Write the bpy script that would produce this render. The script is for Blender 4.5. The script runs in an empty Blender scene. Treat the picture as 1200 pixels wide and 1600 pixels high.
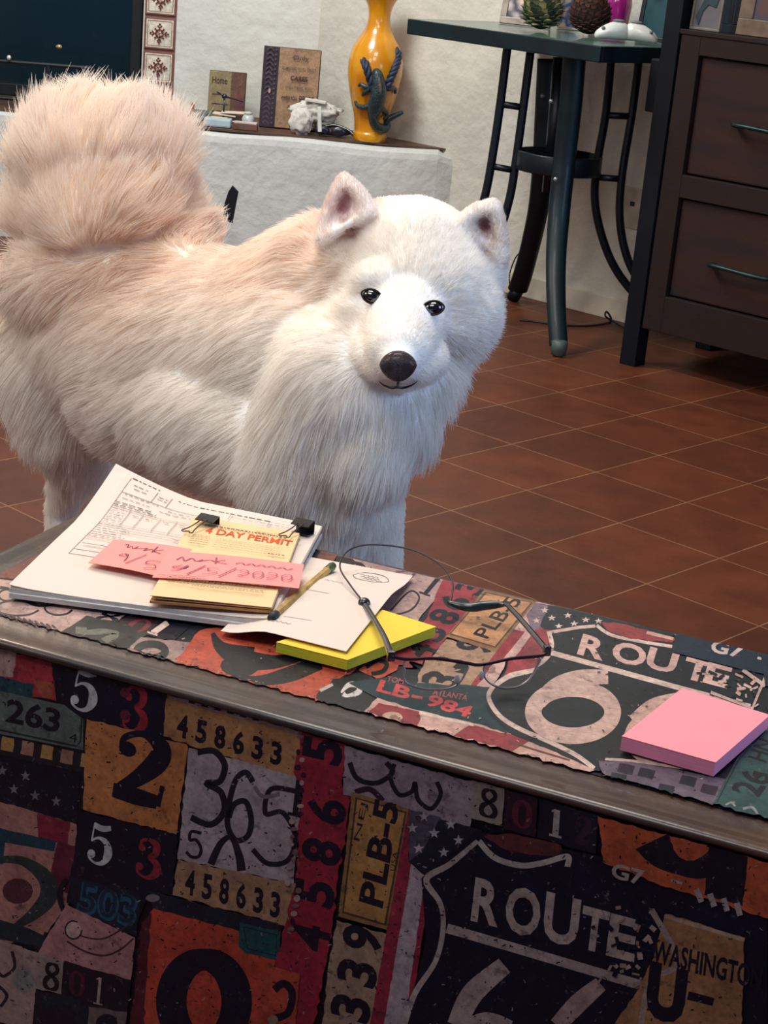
import bpy, bmesh, math, random
import numpy as np
from mathutils import Vector, Matrix, kdtree, noise as mnoise
random.seed(7); RNG = np.random.default_rng(11)
SC = bpy.context.scene; COL = SC.collection

# ------------------------------------------------------------------ camera
F_PX, PITCH, ROLL, EYE = 2750.0, math.radians(18.6), math.radians(5.2), 1.04
FW = np.array([0, math.cos(PITCH), -math.sin(PITCH)]); R0 = np.array([1., 0, 0]); D0 = np.cross(FW, R0)
CR = math.cos(ROLL)*R0 - math.sin(ROLL)*D0; CD = math.sin(ROLL)*R0 + math.cos(ROLL)*D0
CP = np.array([0, 0, EYE])
cam_d = bpy.data.cameras.new('camera'); cam = bpy.data.objects.new('camera', cam_d); COL.objects.link(cam)
cam_d.sensor_fit = 'VERTICAL'; cam_d.sensor_height = 24; cam_d.sensor_width = 18; cam_d.lens = F_PX/1600*24
cam_d.clip_start = 0.02; cam_d.clip_end = 60
M4 = Matrix(((CR[0], -CD[0], -FW[0], CP[0]), (CR[1], -CD[1], -FW[1], CP[1]), (CR[2], -CD[2], -FW[2], CP[2]), (0, 0, 0, 1)))
cam.matrix_world = M4; SC.camera = cam

# ------------------------------------------------------------------ light and exposure
SC.view_settings.view_transform = 'Standard'; SC.view_settings.look = 'None'
SC.view_settings.gamma = 1; SC.view_settings.exposure = 0.33; SC.view_settings.use_curve_mapping = False
SC.cycles.max_bounces = 16; SC.cycles.diffuse_bounces = 10; SC.cycles.transmission_bounces = 12
W = bpy.data.worlds.new('world'); SC.world = W; W.use_nodes = True
W.node_tree.nodes['Background'].inputs[0].default_value = (0.30, 0.42, 1.0, 1); W.node_tree.nodes['Background'].inputs[1].default_value = 0.14
def area(name, loc, target, size, power, color, size_y=None):
    l = bpy.data.lights.new(name, 'AREA'); l.energy = power; l.color = color; l.size = size
    if size_y: l.shape = 'RECTANGLE'; l.size_y = size_y
    o = bpy.data.objects.new(name, l); COL.objects.link(o); o.location = loc
    d = Vector(target) - Vector(loc); o.rotation_euler = d.to_track_quat('-Z', 'Y').to_euler()
    return o
area('ceiling_lamp_light', (-0.15, 2.2, 2.42), (-0.15, 2.25, 0), 0.9, 24, (1.0, 0.93, 0.86))
area('warm_lamp_light', (-1.25, 3.3, 2.2), (-0.3, 2.3, 0.6), 0.5, 22, (1.0, 0.78, 0.60))
area('window_daylight', (2.0, 1.1, 1.2), (0.0, 1.9, 0.5), 1.0, 20, (0.42, 0.64, 1.0), 1.2)
area('front_fill_light', (-0.55, 0.75, 2.38), (-0.25, 2.1, 0.55), 1.1, 21, (0.93, 0.97, 1.0), 1.1)  # added overhead fill for the dog, only grazing the trunk front
area('left_fill_light', (-1.9, 1.25, 1.7), (-0.35, 2.1, 0.5), 0.9, 12, (1.0, 0.93, 0.86))  # added fill for the left of the dog, no lamp stands there
area('hearth_lamp_light', (-0.9, 4.3, 2.3), (-0.5, 5.7, 0.5), 0.7, 40, (0.96, 1.0, 0.97))

# ------------------------------------------------------------------ helpers
def ray(x, y): return (x-600)/F_PX*CR + (y-800)/F_PX*CD + FW
def on_plane(x, y, pt, n):
    r = ray(x, y); pt = np.array(pt, float); n = np.array(n, float)
    return CP + r*((pt-CP)@n)/(r@n)
def on_z(x, y, z): return on_plane(x, y, (0, 0, z), (0, 0, 1))
def on_y(x, y, d): return on_plane(x, y, (0, d, 0), (0, 1, 0))

def lin(c):
    if isinstance(c, str): c = tuple(int(c[i:i+2], 16) for i in (0, 2, 4))
    return tuple(((v/255)/12.92 if v/255 <= 0.04045 else ((v/255+0.055)/1.055)**2.4) for v in c[:3]) + (1.0,)

def new_mat(name):
    m = bpy.data.materials.new(name); m.use_nodes = True
    nt = m.node_tree; return m, nt, nt.nodes['Principled BSDF']
def mat(name, color, rough=0.6, metal=0.0, var=0.12, scale=30, bump=0.0, bscale=60, spec=0.5, coat=0.0, dark=None, detail=5, stretch=None, trans=0, emit=0, thr=(0.35, 0.65), sheen=0):
    m, nt, b = new_mat(name); L = nt.links
    c = lin(color) if max(color[:3] if not isinstance(color, str) else (2,)) > 1 else tuple(color[:3])+(1,)
    tc = nt.nodes.new('ShaderNodeTexCoord'); mp = nt.nodes.new('ShaderNodeMapping'); L.new(tc.outputs['Object'], mp.inputs[0])
    if stretch: mp.inputs['Scale'].default_value = stretch
    nz = nt.nodes.new('ShaderNodeTexNoise'); nz.inputs['Scale'].default_value = scale; nz.inputs['Detail'].default_value = detail
    L.new(mp.outputs[0], nz.inputs['Vector'])
    rp = nt.nodes.new('ShaderNodeValToRGB'); L.new(nz.outputs[0], rp.inputs[0])
    d = lin(dark) if dark else tuple(v*(1-var*2) for v in c[:3])+(1,)
    rp.color_ramp.elements[0].position = thr[0]; rp.color_ramp.elements[1].position = thr[1]
    rp.color_ramp.elements[0].color = d; rp.color_ramp.elements[1].color = c
    L.new(rp.outputs[0], b.inputs['Base Color'])
    b.inputs['Roughness'].default_value = rough; b.inputs['Metallic'].default_value = metal
    b.inputs['Specular IOR Level'].default_value = spec; b.inputs['Coat Weight'].default_value = coat
    b.inputs['Transmission Weight'].default_value = trans; b.inputs['Sheen Weight'].default_value = sheen
    if bump:
        n2 = nt.nodes.new('ShaderNodeTexNoise'); n2.inputs['Scale'].default_value = bscale; n2.inputs['Detail'].default_value = 6
        L.new(mp.outputs[0], n2.inputs['Vector'])
        bp = nt.nodes.new('ShaderNodeBump'); bp.inputs['Strength'].default_value = min(1, bump*4); bp.inputs['Distance'].default_value = bump*0.02
        L.new(n2.outputs[0], bp.inputs['Height']); L.new(bp.outputs[0], b.inputs['Normal'])
    return m

def obj(name, me, m=None, parent=None, smooth=False, label=None):
    if isinstance(me, bmesh.types.BMesh):
        bm = me; me = bpy.data.meshes.new(name); bm.to_mesh(me); bm.free()
    if smooth:
        for p in me.polygons: p.use_smooth = True
    if m is not None and not me.materials:
        for k in (m if isinstance(m, (list, tuple)) else [m]): me.materials.append(k)
    o = bpy.data.objects.new(name, me); COL.objects.link(o)
    if parent:
        o.parent = parent; o.matrix_parent_inverse = (Matrix.Translation(parent.location) @ parent.rotation_euler.to_matrix().to_4x4()).inverted() if parent.get('_w') else Matrix()
    if label: o['label'] = label
    return o
def tag(o, label, cat, group=None, kind=None):
    if label: o['label'] = label
    if cat: o['category'] = cat
    if group: o['group'] = group
    if kind: o['kind'] = kind
    return o
def thing(name, label, cat, loc=(0, 0, 0), group=None):
    """Empty at the thing's base; its parts are meshes given in world coordinates."""
    o = bpy.data.objects.new(name, None); COL.objects.link(o); o.location = Vector(loc)
    o.empty_display_size = 0.05
    return tag(o, label, cat, group)
def part(name, me, m, root, smooth=False, label=None, bev=None):
    """a part whose mesh is written in world coordinates; shifted so it sits under its root"""
    if isinstance(me, bmesh.types.BMesh):
        bm = me; me = bpy.data.meshes.new(name); bm.to_mesh(me); bm.free()
    r = root; off = Vector((0, 0, 0))
    while r is not None: off += r.location; r = r.parent
    me.transform(Matrix.Translation(-off))
    o = obj(name, me, m, None, smooth, label); o.parent = root
    if bev:
        b = o.modifiers.new('bevel', 'BEVEL'); b.width = bev; b.segments = 2; b.limit_method = 'ANGLE'
    return o
def struct(name, me, m, smooth=False):
    o = obj(name, me, m, None, smooth); o['kind'] = 'structure'; return o

def bm_new(): return bmesh.new()
def add_box(bm, c, s, ax=None, bev=0):
    """box: centre c, full size s, ax = 3x3 rows of axes"""
    ax = np.eye(3) if ax is None else np.array(ax, float); c = np.array(c, float)
    vs = []
    for i in (-.5, .5):
        for j in (-.5, .5):
            for k in (-.5, .5):
                vs.append(bm.verts.new(Vector(c + i*s[0]*ax[0] + j*s[1]*ax[1] + k*s[2]*ax[2])))
    fs = [bm.faces.new([vs[i] for i in q]) for q in ((0, 1, 3, 2), (4, 6, 7, 5), (0, 4, 5, 1), (2, 3, 7, 6), (0, 2, 6, 4), (1, 5, 7, 3))]
    bmesh.ops.recalc_face_normals(bm, faces=fs)
    if bev:
        es = list({e for f in fs for e in f.edges})
        bmesh.ops.bevel(bm, geom=es, offset=bev, segments=2, affect='EDGES', profile=0.6)
    return vs
def box(c, s, ax=None, bev=0):
    bm = bm_new(); add_box(bm, c, s, ax, bev); return bm
def catmull(pts, n=8, closed=False):
    P = np.array(pts, float); out = []; N = len(P)
    rng = range(N if closed else N-1)
    for i in rng:
        if closed: p0, p1, p2, p3 = P[(i-1) % N], P[i], P[(i+1) % N], P[(i+2) % N]
        else: p0, p1, p2, p3 = P[max(i-1, 0)], P[i], P[i+1], P[min(i+2, N-1)]
        for k in range(n):
            t = k/n
            out.append(0.5*((2*p1)+(-p0+p2)*t+(2*p0-5*p1+4*p2-p3)*t*t+(-p0+3*p1-3*p2+p3)*t**3))
    if not closed: out.append(P[-1])
    return np.array(out)
def add_tube(bm, pts, r, seg=10, closed=False, cap=True, flat=1.0, flat_ax=None):
    """tube along pts; r number or list; flat squashes the section along its 2nd axis"""
    P = np.array(pts, float); N = len(P)
    rr = np.full(N, r) if np.isscalar(r) else np.interp(np.linspace(0, 1, N), np.linspace(0, 1, len(r)), r)
    rings = []; prev = None
    for i in range(N):
        if closed: t = P[(i+1) % N]-P[i-1]
        else: t = P[min(i+1, N-1)]-P[max(i-1, 0)]
        t = t/ (np.linalg.norm(t)+1e-12)
        if flat_ax is not None: u = np.array(flat_ax, float); u = u-(u@t)*t
        elif prev is None: u = np.cross(t, (0, 0, 1.)) if abs(t[2]) < .9 else np.cross(t, (0, 1., 0))
        else: u = prev-(prev@t)*t
        u = u/(np.linalg.norm(u)+1e-12); prev = u; v = np.cross(t, u)
        rings.append([bm.verts.new(Vector(P[i]+rr[i]*(math.cos(a)*u+math.sin(a)*flat*v))) for a in [2*math.pi*k/seg for k in range(seg)]])
    for i in range(N if closed else N-1):
        a, b = rings[i], rings[(i+1) % N]
        for k in range(seg): bm.faces.new((a[k], a[(k+1) % seg], b[(k+1) % seg], b[k]))
    if cap and not closed:
        bm.faces.new(rings[0][::-1]); bm.faces.new(rings[-1])
def tube(pts, r, **k):
    bm = bm_new(); add_tube(bm, pts, r, **k); bmesh.ops.recalc_face_normals(bm, faces=bm.faces); return bm
def add_lathe(bm, prof, c=(0, 0, 0), seg=40, ax=None):
    c = np.array(c, float); ax = np.eye(3) if ax is None else np.array(ax, float); rings = []
    for (r, z) in prof:
        rings.append([bm.verts.new(Vector(c + r*math.cos(2*math.pi*k/seg)*ax[0] + r*math.sin(2*math.pi*k/seg)*ax[1] + z*ax[2])) for k in range(seg)])
    for a, b in zip(rings[:-1], rings[1:]):
        for k in range(seg): bm.faces.new((a[k], a[(k+1) % seg], b[(k+1) % seg], b[k]))
    bm.faces.new(rings[0][::-1]); bm.faces.new(rings[-1])
def lathe(prof, c=(0, 0, 0), seg=40, ax=None):
    bm = bm_new(); add_lathe(bm, prof, c, seg, ax); bmesh.ops.recalc_face_normals(bm, faces=bm.faces); return bm
def ellipsoid(c, r, ax=None, sub=3, bm=None):
    bm = bm or bm_new(); ax = np.eye(3) if ax is None else np.array(ax, float)
    M = Matrix([[ax[j][i]*r[j] for j in range(3)]+[c[i]] for i in range(3)]+[[0, 0, 0, 1]])
    bmesh.ops.create_icosphere(bm, subdivisions=sub, radius=1, matrix=M); return bm
def extrude_poly(pts_front, vec, bm=None):
    """closed prism: polygon of 3D points and an extrusion vector"""
    bm = bm or bm_new(); vec = Vector(vec)
    a = [bm.verts.new(Vector(p)) for p in pts_front]; b = [bm.verts.new(Vector(p)+vec) for p in pts_front]
    bm.faces.new(a); bm.faces.new(b[::-1]); n = len(a)
    for i in range(n): bm.faces.new((a[i], b[i], b[(i+1) % n], a[(i+1) % n]))
    bmesh.ops.recalc_face_normals(bm, faces=bm.faces); return bm

# text outlines -> flat polygons in unit space (cap height 1)
_TX = {}
def text_geo(s, bold=0.0, sx=1.0):
    key = (s, bold, sx)
    if key in _TX: return _TX[key]
    cu = bpy.data.curves.new('t', 'FONT'); cu.body = s; cu.size = 1.0; cu.offset = bold; cu.resolution_u = 3
    o = bpy.data.objects.new('t', cu); COL.objects.link(o)
    dg = bpy.context.evaluated_depsgraph_get(); me = bpy.data.meshes.new_from_object(o.evaluated_get(dg))
    V = np.array([v.co[:2] for v in me.vertices]); Fs = [tuple(p.vertices) for p in me.polygons]
    bpy.data.objects.remove(o); bpy.data.curves.remove(cu); bpy.data.meshes.remove(me)
    mn, mx = V.min(0), V.max(0); V = (V-mn)/(mx-mn)      # unit box
    _TX[key] = (V, Fs); return _TX[key]

# serif wood-type digits: strokes (x, y, width), then dots (x, y, r)
G = {
 '0': ([[(.5, .97, .05), (.22, .8, .2), (.16, .5, .27), (.22, .2, .2), (.5, .03, .05), (.78, .2, .2), (.84, .5, .27), (.78, .8, .2), (.5, .97, .05)]], []),
 '1': ([[(.5, .97, .26), (.5, .03, .26)], [(.2, .04, .07), (.8, .04, .07)], [(.25, .88, .05), (.45, .94, .08)]], []),
 '2': ([[(.2, .68, .08), (.22, .85, .08), (.48, .96, .09), (.74, .86, .22), (.74, .66, .27), (.5, .36, .2), (.2, .12, .1)], [(.16, .10, .17), (.5, .10, .2), (.82, .10, .16)], [(.84, .05, .06), (.86, .34, .06)]], [(.28, .7, .13)]),
 '3': ([[(.22, .78, .08), (.3, .93, .08), (.5, .97, .08), (.72, .87, .22), (.7, .66, .2), (.5, .54, .06), (.74, .42, .2), (.78, .24, .26), (.6, .06, .14), (.4, .02, .07), (.2, .1, .07), (.16, .25, .06)]], [(.28, .74, .11), (.24, .26, .12)]),
 '5': ([[(.27, .98, .04), (.22, .52, .05)], [(.27, .92, .14), (.55, .88, .15), (.82, .94, .12)], [(.22, .54, .05), (.45, .64, .07), (.7, .56, .18), (.8, .32, .28), (.66, .08, .14), (.42, .02, .06), (.2, .1, .06), (.14, .22, .06)]], [(.25, .22, .13)]),
 '6': ([[(.78, .8, .06), (.62, .96, .06), (.4, .9, .12), (.22, .62, .24), (.2, .35, .26), (.32, .1, .18), (.5, .02, .06), (.72, .12, .2), (.8, .3, .24), (.7, .5, .16), (.5, .57, .06), (.34, .5, .08)]], [(.74, .8, .1)]),
 '8': ([[(.5, .97, .07), (.25, .87, .17), (.24, .66, .18), (.5, .53, .12), (.8, .32, .22), (.78, .12, .2), (.5, .02, .07), (.2, .12, .2), (.2, .34, .2), (.5, .53, .12), (.76, .7, .17), (.74, .88, .17), (.5, .97, .07)]], []),
 '9': ([[(.5, .43, .06), (.3, .48, .12), (.18, .66, .24), (.28, .88, .2), (.5, .98, .06), (.7, .88, .2), (.8, .62, .26), (.76, .34, .24), (.58, .1, .12), (.36, .02, .06), (.2, .16, .06)], [(.5, .43, .06), (.66, .5, .06)]], [(.26, .2, .11)]),
}
LINE = {  # thin brush script digits
 '3': [[(.1, .92), (.5, .99), (.8, .85), (.72, .62), (.4, .55), (.78, .48), (.9, .25), (.6, .03), (.1, .06)]],
 '6': [[(.85, .88), (.6, .99), (.3, .85), (.14, .5), (.15, .18), (.45, .01), (.82, .12), (.88, .36), (.66, .58), (.3, .5), (.16, .3)]],
 '5': [[(.9, .95), (.3, .9), (.24, .6), (.6, .66), (.92, .42), (.82, .12), (.4, .02), (.05, .14)]],
 'o': [[(.5, 1), (.1, .6), (.2, .1), (.6, 0), (.92, .4), (.8, .85), (.5, 1)]],
 '2': [[(.1, .8), (.4, .99), (.8, .85), (.75, .55), (.1, .05), (.5, .1), (.95, .05)]],
}
class Print:
    """flat print: quads, outlines and glyphs laid on a surface, each with its own ink colour, layer over layer"""
    def __init__(s, mapper, step=0.000012):
        s.m = mapper; s.V = []; s.F = []; s.C = []; s.k = 1; s.step = step
    def faces(s, V, Fs, c, lift=None):
        z = s.k*s.step if lift is None else lift
        b = len(s.V); s.V += [tuple(s.m(x, y, z)) for x, y in V]
        for f in Fs: s.F.append(tuple(b+i for i in f)); s.C.append(lin(c))
        s.k += 1
    def specks(s, n, x0, x1, y0, y1, cols, sz=(2, 9), w=(1, 3.2)):
        k0 = s.k
        for _ in range(n):
            x, y = random.uniform(x0, x1), random.uniform(y0, y1); a = random.uniform(0, 6.3); l = random.uniform(*sz)
            s.k = k0+random.random(); s.stroke([(x, y), (x+l*math.cos(a)*.5+random.uniform(-1, 1), y+l*math.sin(a)*.5), (x+l*math.cos(a), y+l*math.sin(a)*.8)], random.uniform(*w), random.choice(cols), curve=False)
        s.k = k0+2
    def poly(s, pts, c, jit=1.2, cell=9, rough=None):
        out = []
        n = len(pts)
        for i in range(n):
            a = np.array(pts[i], float); b = np.array(pts[(i+1) % n], float); d = b-a; L = np.hypot(*d); m = max(1, int(L/cell)) if jit else 1
            nn = np.array([-d[1], d[0]])/(L+1e-9)
            for k in range(m):
                q = a+d*k/m
                if k and jit: q = q+nn*random.uniform(-jit, jit)
                out.append(q)
        s.faces(out, [tuple(range(len(out)))], c)
    def rect(s, a, b, c, **k): s.poly([(a[0], a[1]), (b[0], a[1]), (b[0], b[1]), (a[0], b[1])], c, **k)
    def stroke(s, pts, w, c, closed=False, n=8, curve=True):
        P = np.array([(p[0], p[1], (p[2] if len(p) > 2 else w)) for p in pts], float)
        if curve: P = catmull(P, n, closed)
        V = []; N = len(P)
        for i in range(N):
            t = (P[(i+1) % N]-P[i-1]) if closed else P[min(i+1, N-1)]-P[max(i-1, 0)]
            t = t[:2]/(np.hypot(t[0], t[1])+1e-9); nn = np.array([-t[1], t[0]])
            V += [P[i, :2]+nn*P[i, 2]/2, P[i, :2]-nn*P[i, 2]/2]
        Fs = [(2*i, 2*i+1, (2*i+3) % (2*N), (2*i+2) % (2*N)) for i in range(N if closed else N-1)]
        s.faces(V, Fs, c)
    def disc(s, x, y, r, c, ry=None, n=14, rot=0):
        ry = ry or r; ca, sa = math.cos(rot), math.sin(rot)
        V = [(x+r*math.cos(a)*ca-ry*math.sin(a)*sa, y+r*math.cos(a)*sa+ry*math.sin(a)*ca) for a in [2*math.pi*k/n for k in range(n)]]
        s.faces(V, [tuple(range(n))], c)
    def star(s, x, y, r, c, ry=None):
        ry = ry or r
        V = [(x+(r if k % 2 == 0 else r*.4)*math.cos(-math.pi/2+k*math.pi/5), y+(ry if k % 2 == 0 else ry*.4)*math.sin(-math.pi/2+k*math.pi/5)) for k in range(10)]
        s.faces(V, [tuple(range(10))], c)
    def text(s, t, o, r, u, c, bold=0.0):
        """o = lower left, r = vector of the whole width, u = vector of the height (pixels)"""
        V, Fs = text_geo(t, bold); o, r, u = map(lambda q: np.array(q, float), (o, r, u))
        s.faces([o+x*r+y*u for x, y in V], Fs, c)
    def glyph(s, ch, o, r, u, c, wmul=1.0):
        o, r, u = map(lambda q: np.array(q, float), (o, r, u)); st, dots = G[ch]
        for k in st:
            P = catmull(k, 8) if len(k) > 2 else np.array([np.array(k[0])+(np.array(k[1])-np.array(k[0]))*t for t in (0, .5, 1)])
            V = []
            for i in range(len(P)):
                t = P[min(i+1, len(P)-1)]-P[max(i-1, 0)]; t = t[:2]/(np.hypot(t[0], t[1])+1e-9); nn = np.array([-t[1], t[0]])
                for sg in (.5, -.5):
                    q = P[i, :2]+nn*P[i, 2]*wmul*sg; V.append(o+q[0]*r+q[1]*u)
            s.faces(V, [(2*i, 2*i+1, 2*i+3, 2*i+2) for i in range(len(P)-1)], c)
        for x, y, rad in dots:
            s.faces([o+(x+rad*math.cos(a))*r+(y+rad*.8*math.sin(a))*u for a in [2*math.pi*k/12 for k in range(12)]], [tuple(range(12))], c)
    def line_glyph(s, ch, o, r, u, w, c):
        o, r, u = map(lambda q: np.array(q, float), (o, r, u))
        for k in LINE[ch]: s.stroke([tuple(o+x*r+y*u) for x, y in k], w, c)
    def join(s, me_v, me_f, base_c):
        """mesh = the panel body first, then the print on it"""
        V = list(map(tuple, me_v))+s.V; b = len(me_v); F = [tuple(f) for f in me_f]+[tuple(i+b for i in f) for f in s.F]
        C = [lin(base_c)]*len(me_f)+s.C
        me = bpy.data.meshes.new('print'); me.from_pydata(V, [], F); ca = me.color_attributes.new('Ink', 'FLOAT_COLOR', 'CORNER')
        arr = np.empty((len(me.loops), 4), np.float32)
        for p, c in zip(me.polygons, C): arr[p.loop_start:p.loop_start+p.loop_total] = c
        ca.data.foreach_set('color', arr.ravel()); me.update(); return me

def print_mat(name, wear=0.55, rough=0.45, grain=900, dirt='1A1820', attr='Ink', wscale=1.0, coat=0.0):
    m, nt, b = new_mat(name); L = nt.links
    at = nt.nodes.new('ShaderNodeVertexColor'); at.layer_name = attr
    tc = nt.nodes.new('ShaderNodeTexCoord')
    def noise(sc, det=6, ro=.6):
        n = nt.nodes.new('ShaderNodeTexNoise'); n.inputs['Scale'].default_value = sc*wscale; n.inputs['Detail'].default_value = det; n.inputs['Roughness'].default_value = ro
        L.new(tc.outputs['Object'], n.inputs['Vector']); return n
    def ramp(n, a, c, ca=(0, 0, 0, 1), cb=(1, 1, 1, 1)):
        r = nt.nodes.new('ShaderNodeValToRGB'); L.new(n.outputs[0], r.inputs[0]); r.color_ramp.elements[0].position = a; r.color_ramp.elements[1].position = c
        r.color_ramp.elements[0].color = ca; r.color_ramp.elements[1].color = cb; return r
    def mix(fac, c1, c2, mode='MIX', f=1.0):
        x = nt.nodes.new('ShaderNodeMix'); x.data_type = 'RGBA'; x.blend_type = mode
        if fac is not None: L.new(fac, x.inputs[0])
        else: x.inputs[0].default_value = f
        for k, q in ((6, c1), (7, c2)):
            if isinstance(q, tuple): x.inputs[k].default_value = q
            else: L.new(q, x.inputs[k])
        return x.outputs[2]
    mottled = mix(None, at.outputs[0], ramp(noise(38, 8, .7), .3, .75, (.55, .5, .52, 1), (1.3, 1.25, 1.18, 1)).outputs[0], 'MULTIPLY')
    mottled = mix(None, mottled, ramp(noise(210, 5, .7), .36, .6, (.72, .70, .72, 1), (1.1, 1.08, 1.06, 1)).outputs[0], 'MULTIPLY', .4+.6*wear)
    spots = ramp(noise(75, 9, .75), .565, .635); sp2 = nt.nodes.new('ShaderNodeMath'); sp2.operation = 'MULTIPLY'; L.new(spots.outputs[0], sp2.inputs[0]); sp2.inputs[1].default_value = wear
    c2 = mix(sp2.outputs[0], mottled, lin(dirt))
    scr = ramp(noise(160, 6, .8), .61, .66); s2 = nt.nodes.new('ShaderNodeMath'); s2.operation = 'MULTIPLY'; L.new(scr.outputs[0], s2.inputs[0]); s2.inputs[1].default_value = wear*.5
    c3 = mix(s2.outputs[0], c2, lin('9C8A80'))
    L.new(c3, b.inputs['Base Color']); b.inputs['Roughness'].default_value = rough; b.inputs['Coat Weight'].default_value = coat; b.inputs['Coat Roughness'].default_value = .35; b.inputs['Specular IOR Level'].default_value = .25
    bp = nt.nodes.new('ShaderNodeBump'); bp.inputs['Strength'].default_value = .25; bp.inputs['Distance'].default_value = .0006
    L.new(noise(300, 4).outputs[0], bp.inputs['Height']); L.new(bp.outputs[0], b.inputs['Normal'])
    return m
# ------------------------------------------------------------------ room
TILE = 0.2255
def tile_floor_mat():
    m, nt, b = new_mat('terracotta_tile'); L = nt.links
    tc = nt.nodes.new('ShaderNodeTexCoord'); mp = nt.nodes.new('ShaderNodeMapping'); L.new(tc.outputs['Object'], mp.inputs[0])
    a = FLOOR_ANG; mp.inputs['Rotation'].default_value = (0, 0, -a)
    ox, oy = FLOOR_O; ca, sa = math.cos(-a), math.sin(-a)
    mp.inputs['Location'].default_value = (-(ox*ca-oy*sa), -(ox*sa+oy*ca), 0)
    br = nt.nodes.new('ShaderNodeTexBrick'); L.new(mp.outputs[0], br.inputs['Vector'])
    br.offset = 0; br.inputs['Scale'].default_value = 1; br.inputs['Brick Width'].default_value = TILE; br.inputs['Row Height'].default_value = TILE
    br.inputs['Mortar Size'].default_value = 0.0017; br.inputs['Mortar Smooth'].default_value = .3; br.inputs['Bias'].default_value = 0
    br.inputs['Color1'].default_value = lin('60321F'); br.inputs['Color2'].default_value = lin('522B1E'); br.inputs['Mortar'].default_value = lin('86664A')
    nz = nt.nodes.new('ShaderNodeTexNoise'); nz.inputs['Scale'].default_value = 9; nz.inputs['Detail'].default_value = 6; L.new(mp.outputs[0], nz.inputs['Vector'])
    rp = nt.nodes.new('ShaderNodeValToRGB'); rp.color_ramp.elements[0].position = .3; rp.color_ramp.elements[1].position = .72
    rp.color_ramp.elements[0].color = (.72, .7, .7, 1); rp.color_ramp.elements[1].color = (1.25, 1.18, 1.05, 1); L.new(nz.outputs[0], rp.inputs[0])
    mx = nt.nodes.new('ShaderNodeMix'); mx.data_type = 'RGBA'; mx.blend_type = 'MULTIPLY'; mx.inputs[0].default_value = 1
    L.new(br.outputs['Color'], mx.inputs[6]); L.new(rp.outputs[0], mx.inputs[7]); L.new(mx.outputs[2], b.inputs['Base Color'])
    b.inputs['Roughness'].default_value = .46; b.inputs['Specular IOR Level'].default_value = .28
    n2 = nt.nodes.new('ShaderNodeTexNoise'); n2.inputs['Scale'].default_value = 25; L.new(mp.outputs[0], n2.inputs['Vector'])
    bp = nt.nodes.new('ShaderNodeBump'); bp.inputs['Distance'].default_value = .004; bp.inputs['Strength'].default_value = .35
    ad = nt.nodes.new('ShaderNodeMath'); ad.operation = 'SUBTRACT'; L.new(n2.outputs[0], ad.inputs[0]); L.new(br.outputs['Fac'], ad.inputs[1])
    L.new(ad.outputs[0], bp.inputs['Height']); L.new(bp.outputs[0], b.inputs['Normal'])
    return m
# two rows of grout seen in the photograph fix the grid
FLOOR_ANG = math.radians(-42.0)
FLOOR_O = tuple(on_z(967, 817, 0)[:2])
fm = tile_floor_mat()
struct('floor', box((0.6, 2.6, -0.05), (7.6, 8.4, 0.1)), fm)
plaster = mat('white_plaster', 'D3D1C9', rough=.9, var=.04, scale=3, bump=.5, bscale=16)
plaster_b = mat('cream_plaster', 'CFCBC0', rough=.9, var=.05, scale=4, bump=.4, bscale=20)
YA = 5.85; XC = -0.348; HZ = 0.38
A_B = np.array([.755, -.656, 0]); N_B = np.array([-.656, -.755, 0]); UZ = np.array([0, 0, 1.])
# chimney wall, pierced by the fireplace opening
bm = bm_new()
add_box(bm, ((-.915+XC)/2+.02, YA+.1, 1.25), (XC+.915+.04, .2, 2.5))
add_box(bm, (-1.46, YA+.1, 1.95), (1.09, .2, 1.1)); add_box(bm, (-2.6, YA+.1, 1.25), (1.2, .2, 2.5))
add_box(bm, (-1.46, YA+.1, .19), (1.09, .2, .38))
struct('wall_back', bm, plaster)
c0 = np.array([XC, YA, 0]); L_B = 5.6
struct('wall_right', box(c0+A_B*(L_B/2)-N_B*.1+UZ*1.25-A_B*.02, (L_B, .2, 2.5), (A_B, N_B, UZ)), plaster_b)
struct('wall_left', box((-3.1, 2.6, 1.25), (.2, 8.4, 2.5)), plaster)
struct('ceiling', box((0.6, 2.6, 2.6), (7.6, 8.4, .2)), mat('ceiling_white', 'CFC8BC', rough=.9, var=.03))
struct('baseboard_right', box(c0+A_B*(.72+2.3)+N_B*.006+UZ*.032, (4.3, .012, .064), (A_B, N_B, UZ), bev=.003), mat('baseboard_paint', 'C9C2B2', rough=.6, var=.05))
# firebox behind the opening
soot = mat('soot_black', '141C22', rough=.85, var=.3, scale=8)
bm = bm_new(); add_box(bm, (-1.46, 6.62, .9), (1.2, .1, 1.2)); add_box(bm, (-2.03, 6.35, .9), (.06, .6, 1.2)); add_box(bm, (-.885, 6.35, .9), (.06, .6, 1.2)); add_box(bm, (-1.46, 6.35, 1.47), (1.2, .6, .06)); add_box(bm, (-1.46, 6.3, .35), (1.2, .6, .06))
struct('trim_1', bm, soot)

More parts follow.
